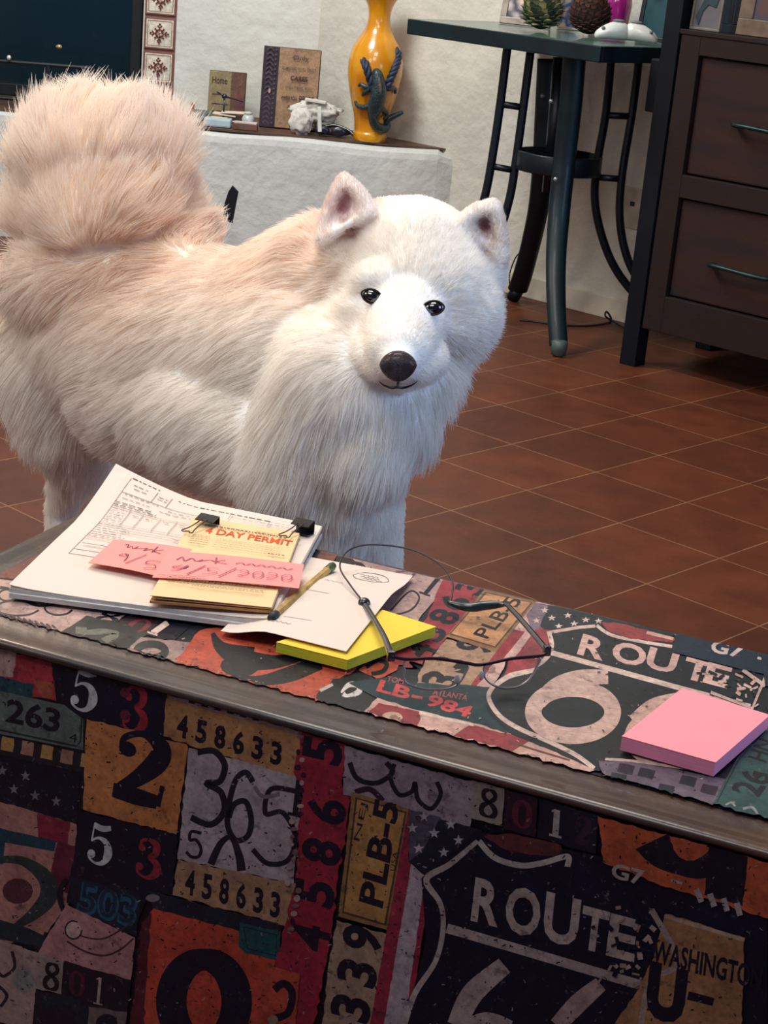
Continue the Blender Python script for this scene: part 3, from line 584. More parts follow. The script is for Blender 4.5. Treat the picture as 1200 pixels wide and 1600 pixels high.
P.text('PLB-5', (600, 1418), (26, -162), (-38, -12), '15131C', .03); P.text('NEJ', (566, 1314), (12, -58), (-12, -4), '2A1F20'); P.text('USA', (618, 1360), (5, -30), (-7, -2), '2A1F20')
P.poly([(528, 1436), (607, 1458), (580, 1608), (505, 1608), (516, 1500)], '96806A', jit=1.5)
for ch, x, y in (('9', 596, 1492), ('3', 588, 1545), ('3', 578, 1600)): P.text(ch, (x, y), (6, -36), (-62, -18), '12111B', .035)
P.poly([(640, 1262), (700, 1330), (668, 1370), (668, 1420), (640, 1608), (578, 1608)], '8E2A3C', jit=.5); P.poly([(645, 1345), (668, 1352), (632, 1608), (600, 1608)], 'A99CA2', jit=.8)
P.poly([(640, 1265), (755, 1296), (745, 1316), (668, 1368), (640, 1345)], '141C28'); P.poly([(640, 1262), (690, 1275), (660, 1330), (640, 1345)], '4A4654')
for x, y in ((680, 1300), (656, 1324), (718, 1311), (695, 1330), (646, 1292), (706, 1286), (664, 1274)): P.star(x, y, 9, 'A8A4AA')
for a, bgc, ch, fc in (((740, 1215), '8A8078', '8', '12111A'), ((792, 1232), '2A0F1C', '0', '571E2A'), ((845, 1246), '10101C', '1', 'A9A09A'), ((886, 1258), '161420', '2', '2E1C2A')):
    x, y = a; P.poly([(x, y), (x+50, y+13), (x+46, y+74), (x-4, y+61)], bgc, jit=.8); P.glyph(ch, (x+8, y+56), (32, 8), (3, -44), fc, 1.15)
P.poly([(745, 1296), (960, 1340), (1060, 1380), (1200, 1420), (1200, 1608), (630, 1608), (668, 1470), (660, 1370)], '080B1C', jit=0)
P.poly([(760, 1300), (880, 1328), (870, 1335), (800, 1330)], '4A2220'); 
P.stroke([(748, 1312, 7), (705, 1348, 9), (668, 1372, 10), (690, 1410, 8), (694, 1450, 8), (682, 1500, 8), (650, 1550, 9), (632, 1605, 9)], 8, 'A89C98', curve=True, n=6)
P.stroke([(750, 1312), (775, 1338), (815, 1350), (850, 1346), (888, 1336), (888, 1352)], 9, 'A8A29C', curve=True); P.poly([(757, 1304), (790, 1325), (830, 1334), (880, 1326), (878, 1318), (800, 1300)], '5A2A28', jit=1)
P.stroke([(700, 1448), (800, 1477), (905, 1508), (1014, 1540)], 15, 'A0928E', curve=False)
for ch, o, r, h in (('R', (737, 1436), 42, 68), ('O', (788, 1452), 54, 74), ('U', (848, 1466), 54, 76), ('T', (905, 1478), 42, 66), ('E', (948, 1490), 44, 66)):
    P.text(ch, o, (r, r*.26), (8, -h), 'A59790', .03)
P.stroke([(715, 1600, 30), (740, 1550, 34), (790, 1506, 28)], 34, 'A3938F'); P.stroke([(720, 1608, 20), (760, 1592, 26), (800, 1602, 20)], 20, 'A3938F'); P.stroke([(872, 1600, 26), (905, 1565, 30), (940, 1535, 24)], 30, '9C8784')
for k in range(60):
    x, y = random.gauss(990, 32), random.gauss(1478, 36); P.stroke([(x, y), (x+random.uniform(-14, 14), y+random.uniform(-12, 12))], random.uniform(3, 9), random.choice(['080B1C', 'A09088', '080B1C', '8E7A6C']), curve=False)
P.poly([(1042, 1424), (1165, 1462), (1160, 1608), (955, 1608), (1000, 1540), (1020, 1500)], '98704A', jit=1.5); P.stroke([(1040, 1428), (1165, 1465)], 6, 'A8907C', curve=False)
P.stroke([(1020, 1418), (1060, 1500), (1018, 1530), (1002, 1608)], 9, '9C8C82')
P.text('WASHINGTON', (1020, 1500), (170, 44), (4, -36), '10101A', .03); P.text('U', (1008, 1585), (60, 16), (10, -88), '0C0C16', .06); P.poly([(1078, 1545), (1118, 1556), (1115, 1568), (1075, 1558)], '0C0C16', jit=0)
P.poly([(936, 1272), (1205, 1345), (1205, 1432), (1060, 1388), (945, 1345)], 'B05530', jit=2); P.stroke([(1020, 1308, 60), (1035, 1330, 46), (1065, 1345, 38), (1100, 1352, 34), (1125, 1330, 30), (1128, 1310, 30)], 40, '100F18'); P.poly([(1110, 1318), (1170, 1335), (1162, 1412), (1102, 1395)], '120F18', jit=1)
P.disc(1080, 1312, 28, 'A8502F', 30)
P.text('G7', (956, 1368), (50, 13), (4, -24), 'A49A94', .03); P.stroke([(1050, 1372), (1068, 1377)], 4, 'A49A94', curve=False)
for k in range(4): P.stroke([(1090+k*21, 1386+k*7), (1098+k*20, 1406+k*7)], 9, '9A9090', curve=False)
P.poly([(1205, 1350), (1330, 1382), (1320, 1500), (1205, 1470)], 'A4794E'); P.poly([(1205, 1475), (1318, 1504), (1310, 1610), (1205, 1605)], '8E2233'); P.poly([(1335, 1385), (1460, 1415), (1445, 1600), (1325, 1570)], '9F969A'); P.text('58', (1222, 1460), (80, 22), (8, -70), '12101A', .03); P.text('36', (1345, 1540), (80, 22), (8, -90), '12101A', .02)
P.specks(1500, 0, 1200, 1030, 1605, ['0A0C1E', '12101E', '2A1C24', '0A0C1E', '0A0C1E', '8E8084'], (1, 7), (.8, 2.4))
def cool_shade(c, k=.13): return tuple(a*(1-k)+b*k for a, b in zip(c[:3], lin('2A2440')[:3]))+(1.0,)  # mixes the cool shade of the trunk front into its ink colours
P.C = [cool_shade(c) for c in P.C]
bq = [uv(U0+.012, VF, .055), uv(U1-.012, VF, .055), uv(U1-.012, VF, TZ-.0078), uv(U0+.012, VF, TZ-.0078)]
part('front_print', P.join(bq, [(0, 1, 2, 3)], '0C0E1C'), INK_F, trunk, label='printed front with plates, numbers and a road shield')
bodym = mat('trunk_body_print', '3A2A30', rough=.6, var=.3, scale=14, dark='0E101C')
part('body', box(uv((U0+U1)/2, (VF+V1-.012)/2+.002, (TZ-.0078+.05)/2), (U1-U0-.024, V1-.012-VF-.003, TZ-.0078-.05), (TU, TV, UZ)), bodym, trunk, bev=.003)
part('plinth', box(uv((U0+U1)/2, (VF+V1)/2, .026), (U1-U0-.01, V1-VF+.004, .05), (TU, TV, UZ), bev=.005), rimm, trunk)
# ------------------------------------------------------------------ things on the trunk
TT = TZ+.0042
paper_w = mat('white_paper', 'DACABC', rough=.8, var=.01, scale=5)
edge_w = mat('paper_edges', 'CBC6C2', rough=.9, var=.15, scale=500, stretch=(.2, .2, 6))
def quad_xy(c, z): return [on_z(x, y, z) for x, y in c]
def sheet_stack(C, z0, z1, n, hfun=None, lip=None, bm=None, wob=0):
    """closed block over 4 corners (world, CCW) between z0 and z1; hfun(u, v) lifts it"""
    bm = bm or bm_new(); N = 14; C = [np.array(c, float) for c in C]
    def P(u, v, z):
        p = (C[0]*(1-u)+C[1]*u)*(1-v)+(C[3]*(1-u)+C[2]*u)*v; p = p.copy(); p[2] = z+(hfun(u, v) if hfun else 0); return p
    top = [[bm.verts.new(Vector(P(i/N, j/N, z1))) for i in range(N+1)] for j in range(N+1)]
    bot = [[bm.verts.new(Vector(P(i/N, j/N, z0))) for i in range(N+1)] for j in range(N+1)]
    for j in range(N):
        for i in range(N):
            bm.faces.new((top[j][i], top[j][i+1], top[j+1][i+1], top[j+1][i])); bm.faces.new((bot[j][i], bot[j+1][i], bot[j+1][i+1], bot[j][i+1]))
    for i in range(N):
        bm.faces.new((bot[0][i], bot[0][i+1], top[0][i+1], top[0][i])); bm.faces.new((bot[N][i+1], bot[N][i], top[N][i], top[N][i+1]))
        bm.faces.new((bot[i+1][0], bot[i][0], top[i][0], top[i+1][0])); bm.faces.new((bot[i][N], bot[i+1][N], top[i+1][N], top[i][N]))
    return bm
def pad(name, label, px, z0, z1, m, me_edge, cat, group=None, layers=None, hf=None, skew=0):
    c = quad_xy(px, z1); base = sum(c)/4; base = (base[0], base[1], z0)
    t = thing(name, label, cat, base, group)
    n = layers or 5
    c = [np.array(q) for q in c]
    part('sheet_block', sheet_stack(c, z0, z1-.0006, 1, hf), me_edge, t)
    part('top_sheet', sheet_stack([q+(q-sum(c)/4)*.004 for q in c], z1-.0004, z1, 1, hf), m, t)
    return t
pinkm = mat('pink_note_paper', 'EA9098', rough=.75, var=.01); pinke = mat('pink_note_edges', 'DE86A2', rough=.85, var=.1, scale=700, stretch=(.1, .1, 8))
pad('sticky_note_pad', 'thick block of blank pink sticky notes on the right of the trunk lid', [(972, 1150), (1118, 1191), (1203, 1117), (1066, 1075)], TT, TT+.011, pinkm, pinke, 'notepad')
yelm = mat('yellow_note_paper', 'E8C63C', rough=.75, var=.01); yele = mat('yellow_note_edges', 'CFC626', rough=.85, var=.15, scale=700, stretch=(.1, .1, 8))
yt = pad('sticky_note_pad', 'yellow sticky note pad partly under the loose white sheet', [(432, 1003), (543, 1031), (681, 979), (598, 953)], TT, TT+.0085, yelm, yele, 'notepad')

# loose white sheet lying over the yellow pad and under the stack
cs = quad_xy([(345, 985), (541, 1018), (645, 899), (470, 868)], TT+.004)
zs = [TT+.0025, TT+.0110, TT+.0025, TT+.0020]
sst = lambda x, a, b: (lambda t: t*t*(3-2*t))(min(1, max(0, (x-a)/(b-a))))
def hsheet(u, v): return TT+.0022+.0090*sst(u, .02, .40)*(1-sst(v, .60, .95))
cs = [on_z(x, y, z) for (x, y), z in zip([(345, 985), (541, 1018), (645, 899), (470, 868)], zs)]
loose = thing('paper_sheet', 'loose white sheet with faint pencil notes lying between the paper stack and the yellow pad', 'paper', (cs[0]+cs[2])/2)
part('page', sheet_stack(cs, -.0004, 0, 1, hsheet), paper_w, loose)
def bil(C, h, off=.0003):
    C = [np.array(c, float) for c in C]
    def f(u, v, l):
        p = (C[0]*(1-u)+C[1]*u)*(1-v)+(C[3]*(1-u)+C[2]*u)*v; return np.array([p[0], p[1], h(u, v)+off+l])
    return f
INK_P = print_mat('paper_ink', wear=0, rough=.7, attr='Ink')
P = Print(bil(cs, hsheet)); pc = 'A89E9C'
P.stroke([(.55, .86), (.62, .93), (.78, .93), (.86, .86), (.78, .80), (.62, .80), (.55, .86)], .006, '6A6068')
for k, (a, b) in enumerate(((.6, .78), (.62, .8), (.66, .8))): P.stroke([(a+j*.02, .89-k*.03+(.008 if j % 2 else -.008)) for j in range(9)], .005, '6A6068')
P.stroke([(.42+j*.02, .66+(.006 if j % 2 else -.006)) for j in range(9)], .004, pc); P.stroke([(.30, .5), (.55, .51)], .003, pc)
P.stroke([(.3+j*.02, .12+(.006 if j % 2 else -.006)) for j in range(10)], .004, pc); P.stroke([(.38, .18), (.6, .2)], .003, pc)
part('pencil_marks', P.join([], [], 'FFFFFF'), INK_P, loose, label='faint grey handwriting')

# letter stack with the form on top
ZP = TT+.0105
corners_px = [(14, 913), (424, 966), (503, 822), (180, 757)]
cp = [on_z(x, y, ZP) for x, y in corners_px]
def hst(u, v):
    d = max(0, 1-math.hypot((u)/.42, (1-v)/.42)); bow = .0018*math.sin(math.pi*v)*(1-.5*u)
    return .021*d**1.3 + bow*.6 - .0035*max(0, .2-v)/.2*math.sin(math.pi*min(1, u*1.0))**.5
stack = thing('paper_stack', 'stack of white paper with a printed form on top and one corner curling up', 'paper stack', ((cp[0]+cp[2])/2)*np.array([1, 1, 0])+UZ*TT)
def shrink(C, s, dx=0, dy=0):
    m = sum(C)/4; return [m+(q-m)*s+np.array([dx, dy, 0]) for q in C]
part('lower_sheets', sheet_stack(shrink(cp, 1.0, .001, -.003), TT, ZP-.0065, 1), edge_w, stack)
part('middle_sheets', sheet_stack(shrink(cp, .992, -.001, -.001), ZP-.0064, ZP-.0034, 1), edge_w, stack)
part('upper_sheets', sheet_stack(shrink(cp, .996, .001, 0), ZP-.0032, ZP-.0008, 1, lambda u, v: hst(u, v)*.8), paper_w, stack)
form = part('form_page', sheet_stack(cp, ZP-.0005, ZP, 1, hst), paper_w, stack)
fz = lambda u, v: ZP+hst(u, v)
P = Print(bil(cp, fz)); ik = 'A89A98'; dk = '7A6C6C'
def ln(u0, v0, u1, v1, w=.003, c=ik):
    n = 10; P.stroke([(u0+(u1-u0)*k/n, v0+(v1-v0)*k/n) for k in range(n+1)], w, c, curve=False)
def words(u0, u1, v, h=.008, c=dk):
    h *= .6
    u = u0
    while u < u1:
        w = random.uniform(.01, .03); w = min(w, u1-u); ln(u, v, u+w, v, h*random.uniform(.6, 1.0), c); u += w+random.uniform(.006, .012)
ln(.1, .30, .1, .95); ln(.1, .30, .5, .30); ln(.1, .345, .5, .345)
words(.105, .24, .955, .012); words(.34, .78, .93, .012); ln(.1, .84, .96, .84); words(.13, .2, .91); words(.14, .21, .885); ln(.24, .84, .24, .93); ln(.31, .84, .31, .93); words(.255, .3, .9); words(.255, .3, .88)
words(.12, .28, .83, .007); words(.33, .55, .815, .007); words(.12, .25, .80, .007); words(.30, .95, .79, .008); words(.105, .28, .765, .012); words(.105, .30, .745, .012); ln(.1, .73, .96, .73)
for k, u in enumerate((.19, .25, .33, .405, .48, .56, .64)): ln(u, .60, u, .73); words(u+.02, u+.05, .70, .008)
for k in range(5): words(.11, .18, .715-k*.022, .006)
ln(.1, .60, .75, .60)
for k in range(6): words(.105, .22+.02*(k % 3), .585-k*.021, .008)
for k in range(3): ln(.22, .575-k*.02, .62, .575-k*.02, .002)
words(.45, .62, .545, .009); words(.105, .4, .465, .006); ln(.1, .45, .42, .45); ln(.12, .385, .24, .385, .005, dk); words(.60, .95, .90, .006); words(.66, .92, .875, .006); ln(.6, .84, .6, .92); ln(.78, .84, .78, .91)
part('form_print', P.join([], [], 'FFFFFF'), INK_P, stack, label='thin grey form lines and blurred words')

# yellow permit cards
cardm = mat('permit_card', 'E6C492', rough=.75, var=.02); carde = mat('card_edges', 'C08A4E', rough=.8, var=.2, scale=500, stretch=(.1, .1, 8))
ZC = ZP+.0045
c_px = [(234, 936), (424, 952), (468, 834), (303, 806)]
cc = [on_z(x, y, ZC) for x, y in c_px]
hb = lambda u, v: .0028*(1-v)*(1-v)*(1-.6*u)+.0005
permit = thing('permit_cards', 'bundle of pale yellow permit cards clipped on top of the white paper stack', 'permit cards', (cc[0]+cc[2])/2*np.array([1, 1, 0])+UZ*ZP)
part('card_block', sheet_stack(cc, ZP+.0010, ZC-.0016, 1), carde, permit)
part('middle_card', sheet_stack(shrink(cc, .99, .001, 0), ZC-.0014, ZC-.0008, 1, lambda u, v: hb(u, v)*.5), cardm, permit)
part('top_card', sheet_stack(cc, ZC-.0004, ZC, 1, hb), cardm, permit)
P = Print(bil(cc, lambda u, v: ZC+hb(u, v)))
P.text('4 DAY PERMIT', (.17, .80), (.80, 0), (0, .075), 'D8592E', .025)
def words2(u0, u1, v, h=.008, c='8A7450'):
    h *= .65
    u = u0
    while u < u1:
        w = min(random.uniform(.01, .04), u1-u); P.stroke([(u, v), (u+w, v)], h, c, curve=False); u += w+random.uniform(.007, .014)
part('heading', P.join([], [], 'FFFFFF'), INK_P, permit, label='orange heading'); P = Print(bil(cc, lambda u, v: ZC+hb(u, v)))
words2(.1, .92, .905, .013, '8A7040'); words2(.14, .9, .885, .007); words2(.62, .8, .915, .01, 'C86A40')
for k in range(5): words2(.08, .25, .75-k*.03, .007); words2(.3, .9, .745-k*.03, .005, 'A89060')
words2(.80, .95, .63, .016, '6A5638')
for k in range(4): words2(.08, .3+.2*k, .235-k*.032, .009)
words2(.3, .9, .12, .009)
for k in range(2): words2(.08, .9, .2-k*.03, .006, 'A89060')
part('small_print', P.join([], [], 'FFFFFF'), INK_P, permit, label='lines of small brown print')

# two joined pink notes with handwriting
def note(label, px, z, writing, curl=.0):
    c = [on_z(x, y, z) for x, y in px]; h = lambda u, v: .0012*math.sin(math.pi*u)+curl*(1-v)*u
    t = thing('sticky_note', label, 'sticky note', (c[0]+c[2])/2)
    part('note_paper', sheet_stack(c, z-.0004, z, 1, h), mat('pink_note', 'F0928A', rough=.75, var=.01), t)
    P = Print(bil(c, lambda u, v: z+h(u, v)), .00012); writing(P)
    part('handwriting', P.join([], [], 'FFFFFF'), INK_P, t, label='thin dark pen writing')
    return t
def scrib(P, u0, u1, v, a, w, c, n=9, loops=True):
    P.stroke([(u0+(u1-u0)*k/n, v+a*math.sin(k*2.4)*(1-.3*(k % 3))) for k in range(n+1)], w, c)
def wr1(P):
    c = '8A4860'; P.stroke([(.20, .80), (.24, .84), (.26, .72), (.30, .78), (.34, .70), (.38, .80), (.36, .72), (.44, .74), (.5, .78), (.48, .68), (.56, .76), (.62, .70)], .014, c); P.stroke([(.60, .88), (.59, .66)], .014, c, curve=False); P.stroke([(.70, .80), (.6, .72), (.70, .66)], .014, c)
    P.stroke([(.30, .46), (.26, .40), (.34, .38), (.36, .46), (.31, .47), (.37, .40), (.38, .22)], .013, c); P.stroke([(.42, .15), (.56, .55)], .013, c, curve=False); P.stroke([(.80, .40), (.66, .38), (.64, .26), (.74, .28), (.78, .18), (.66, .10)], .013, c); P.stroke([(.88, .12), (.86, .02)], .013, c, curve=False); P.text('PM', (.82, .62), (.15, 0), (0, .16), 'E04A3E', .02)
def wr2(P):
    c = 'A85C74'; P.stroke([(.10, .66), (.13, .78), (.16, .64), (.2, .76), (.24, .66), (.28, .74), (.26, .66), (.33, .74), (.38, .68)], .013, c); P.stroke([(.37, .86), (.38, .62)], .013, c, curve=False); P.stroke([(.44, .78), (.38, .70), (.46, .64)], .013, c)
    P.stroke([(.52+k*.037, .70+(.04 if k % 2 else -.03)) for k in range(12)], .011, c)
    P.stroke([(.16, .46), (.10, .38), (.18, .36), (.2, .46), (.15, .3), (.10, .26)], .013, c); P.stroke([(.22, .14), (.32, .5)], .012, c, curve=False); P.stroke([(.42, .44), (.35, .42), (.36, .32), (.42, .28), (.36, .18), (.32, .2)], .009, c); P.stroke([(.44, .12), (.54, .5)], .012, c, curve=False)
    for k, ch in enumerate('2020'): P.line_glyph('2' if ch == '2' else 'o', (.56+k*.10, .2), (.085, 0), (0, .24), .011, c)
    P.stroke([(.03+k*.03, .03+(.02 if k % 2 else -.01)) for k in range(12)], .009, c)
note('left pink sticky note marked week and 9/5, lying on the printed form', [(138, 879), (262, 904), (300, 858), (178, 843)], ZC+.0012, wr1)
note('right pink sticky note with a date, lying across the yellow permit cards', [(238, 902), (467, 919), (475, 882), (262, 860)], ZC+.0042, wr2)

# binder clips
def clip(label, x, y):
    t = thing('binder_clip', label, 'binder clip', on_z(x, y, ZC+.004), 'black binder clips on the permit cards')
    a = on_z(x-13, y-4, ZC+.006); b = on_z(x+15, y+2, ZC+.006); d = (b-a)/np.linalg.norm(b-a); e = np.cross(UZ, d); c = (a+b)/2; w = np.linalg.norm(b-a)
    bk = mat('clip_black', '12131E', rough=.3, var=.05, coat=.4) if 'clip_black' not in bpy.data.materials else bpy.data.materials['clip_black']
    pr = [(-.006, -.0105), (.006, -.003), (.0072, -.004), (.0076, -.0055), (.0072, -.007), (.006, -.008), (-.006, -.003)]
    pr = [(-.007, .0005), (.0055, .0028), (.0072, .002), (.0075, -.004), (.0072, -.010), (.0055, -.0108), (-.007, -.0085), (-.007, -.0077), (.0048, -.0098), (.0062, -.009), (.0066, -.004), (.0062, .0008), (.0048, .0018), (-.007, -.0003)]
    pts = [c-d*w/2+e*q[0]+UZ*(q[1]) for q in pr]
    part('clamp', extrude_poly(pts, Vector(d*w)), bk, t)
    wire = mat('clip_wire', '6A5A50', rough=.3, metal=.9)
    f = lambda s, g, h: c+d*s*w+e*g+UZ*h
    part('wire_handle', tube(catmull([f(-.12, -.006, .002), f(-.15, -.016, .0005), f(-.30, -.026, -.0015), f(-.44, -.034, -.002), f(-.30, -.036, -.002), f(-.08, -.033, -.002), f(.02, -.036, -.002), f(.16, -.035, -.002), f(.08, -.027, -.0015), f(.12, -.016, .0005), f(.2, -.006, .002)], 4), .0006, seg=6), wire, t, True)
    return t
clip('black binder clip on the top left of the yellow permit cards', 323, 812)
clip('black binder clip on the top right corner of the yellow permit cards', 472, 819)

# pencil
pa, pb = on_z(424, 966, ZP+.0012), on_z(520, 884, TT+.0085); 
pen = thing('pencil', 'worn yellow pencil with green ferrule lying along the edge of the white paper stack', 'pencil', (pa+pb)/2)
d = pb-pa; q = lambda s: pa+d*s
part('shaft', tube([q(.07), q(.9)], .0036, seg=6), mat('pencil_yellow', 'C49E54', rough=.45, var=.25, scale=80, dark='8A6A34', coat=.3), pen)
part('tip', tube([q(0), q(.035), q(.075)], [.0036, .0042, .0034], seg=10), mat('pencil_tip_black', '23222A', rough=.6), pen, True, 'dark blunt end')
part('ferrule', tube([q(.9+.02*k/1.0) for k in range(5)], [.004, .0034, .004, .0034, .004], seg=12), mat('ferrule_green', '5E7A4E', rough=.35, metal=.7), pen, True, 'green ribbed metal ferrule')
part('eraser', tube([q(.98), q(1.0), q(1.008)], [.0034, .0034, .0022], seg=12), mat('eraser_dark', '5A4A48', rough=.8), pen, True)

# eyeglasses with a retaining cord
def glasses():
    B1, B2 = on_z(672, 1083, TT+.0005), on_z(795, 1078, TT+.0005)
    d = B2-B1; d /= np.linalg.norm(d); back = np.cross(UZ, d); back /= np.linalg.norm(back)
    up = UZ*math.cos(math.radians(14))+back*math.sin(math.radians(14)); nrm = np.cross(d, up)
    L = lambda x, y: on_plane(x, y, B1, nrm)
    t = thing('eyeglasses', 'thin framed eyeglasses standing folded open on the trunk lid', 'eyeglasses', (B1+B2)/2)
    fr = mat('frame_brown', '32202C', rough=.3, metal=.5, var=.1); dk = mat('temple_dark', '151A22', rough=.3, coat=.5)
    g, nt, p = new_mat('lens_glass'); p.inputs['Transmission Weight'].default_value = 1; p.inputs['Roughness'].default_value = 0; p.inputs['IOR'].default_value = 1.04; p.inputs['Base Color'].default_value = (.97, .98, .97, 1); p.inputs['Specular IOR Level'].default_value = .9
    rims = [[(636, 1031), (680, 1030), (728, 1037), (727, 1052), (714, 1070), (694, 1077), (660, 1076), (634, 1066), (632, 1048)],
            [(762, 1038), (800, 1030), (842, 1027), (838, 1043), (826, 1062), (806, 1074), (780, 1074), (762, 1064), (756, 1050)]]
    for k, r in enumerate(rims):
        P3 = catmull([L(x, y) for x, y in r], 6, True)
        rm = part('rim', tube(P3, .0009, seg=8, closed=True), mat('rim_metal', 'B0A4A0', rough=.28, metal=.7) if k == 0 else bpy.data.materials['rim_metal'], t, True)
        c = P3.mean(0); bm = bm_new(); nv = len(P3); fv = [bm.verts.new(Vector(q-nrm*.0004)) for q in P3]; bv = [bm.verts.new(Vector(q+nrm*.0004)) for q in P3]
        cf = bm.verts.new(Vector(c-nrm*.0014)); cb = bm.verts.new(Vector(c-nrm*.0004))
        for i in range(nv):
            j = (i+1) % nv; bm.faces.new((fv[i], fv[j], cf)); bm.faces.new((bv[j], bv[i], cb)); bm.faces.new((fv[j], fv[i], bv[i], bv[j]))
        bmesh.ops.recalc_face_normals(bm, faces=bm.faces); part('lens', bm, g, t, True)
    part('brow_bar', tube(catmull([L(612, 1026), L(636, 1030), L(680, 1029), L(728, 1036), L(745, 1039), L(762, 1037), L(800, 1029), L(842, 1025), L(856, 1020)], 6), .0014, seg=8), fr, t, True)
    part('nose_pad', ellipsoid(L(712, 1060)-nrm*-.003, (.0022, .0012, .0042)), mat('nose_pad_clear', 'B8B4B0', rough=.15, spec=.8), t, True); part('nose_pad', ellipsoid(L(750, 1054)+nrm*.003, (.0018, .0012, .004)), bpy.data.materials['nose_pad_clear'], t, True)
    HL, HR = L(612, 1026), L(856, 1018)
    TL, TR = on_z(569, 942, TT+.012), on_z(712, 945, ZT2:=TT+.008)
    part('hinge', box(HL+back*.002, (.0055, .005, .008), (d, back, UZ), bev=.0008), dk, t); part('hinge', box(HR+back*.002, (.0055, .005, .008), (d, back, UZ), bev=.0008), dk, t)
    ml = on_z(598, 990, TT+.020)
    part('temple', tube(catmull([HL, ml, TL], 8), [.0032, .0027, .0024, .0028], seg=8, flat=.6), dk, t, True)
    TR2 = on_z(790, 945, TT+.014)
    part('temple', tube(catmull([HR, on_z(826, 982, TT+.021), on_z(800, 953, TT+.018), TR2, on_z(765, 944, TT+.011)], 8), [.003, .0027, .0026, .003], seg=8, flat=.6), dk, t, True)
    sl = part('cord_sleeve', tube(catmull([on_z(788, 944, TT+.013), on_z(760, 946, TT+.0105), on_z(730, 949, TT+.0085), on_z(700, 941, TT+.0075)], 6), [.0022, .0038, .0042, .0034, .0018], seg=10), mat('sleeve_green', '0C2A2E', rough=.35, coat=.4), t, True, 'dark green rubber sleeve')
    part('cord_bead', ellipsoid(TL, (.0052, .0052, .0045), sub=3), dk, t, True)
    cord = [TL, on_z(548, 915, TT+.016), on_z(531, 885, TT+.02), on_z(545, 860, TT+.022), on_z(580, 851, TT+.023), on_z(640, 858, TT+.024), on_z(685, 880, TT+.022), on_z(705, 905, TT+.016), on_z(707, 925, TT+.011), on_z(704, 940, TT+.008)]
    part('cord', tube(catmull(cord, 8), .0008, seg=6), mat('cord_dark', '241F28', rough=.5), t, True)
glasses()
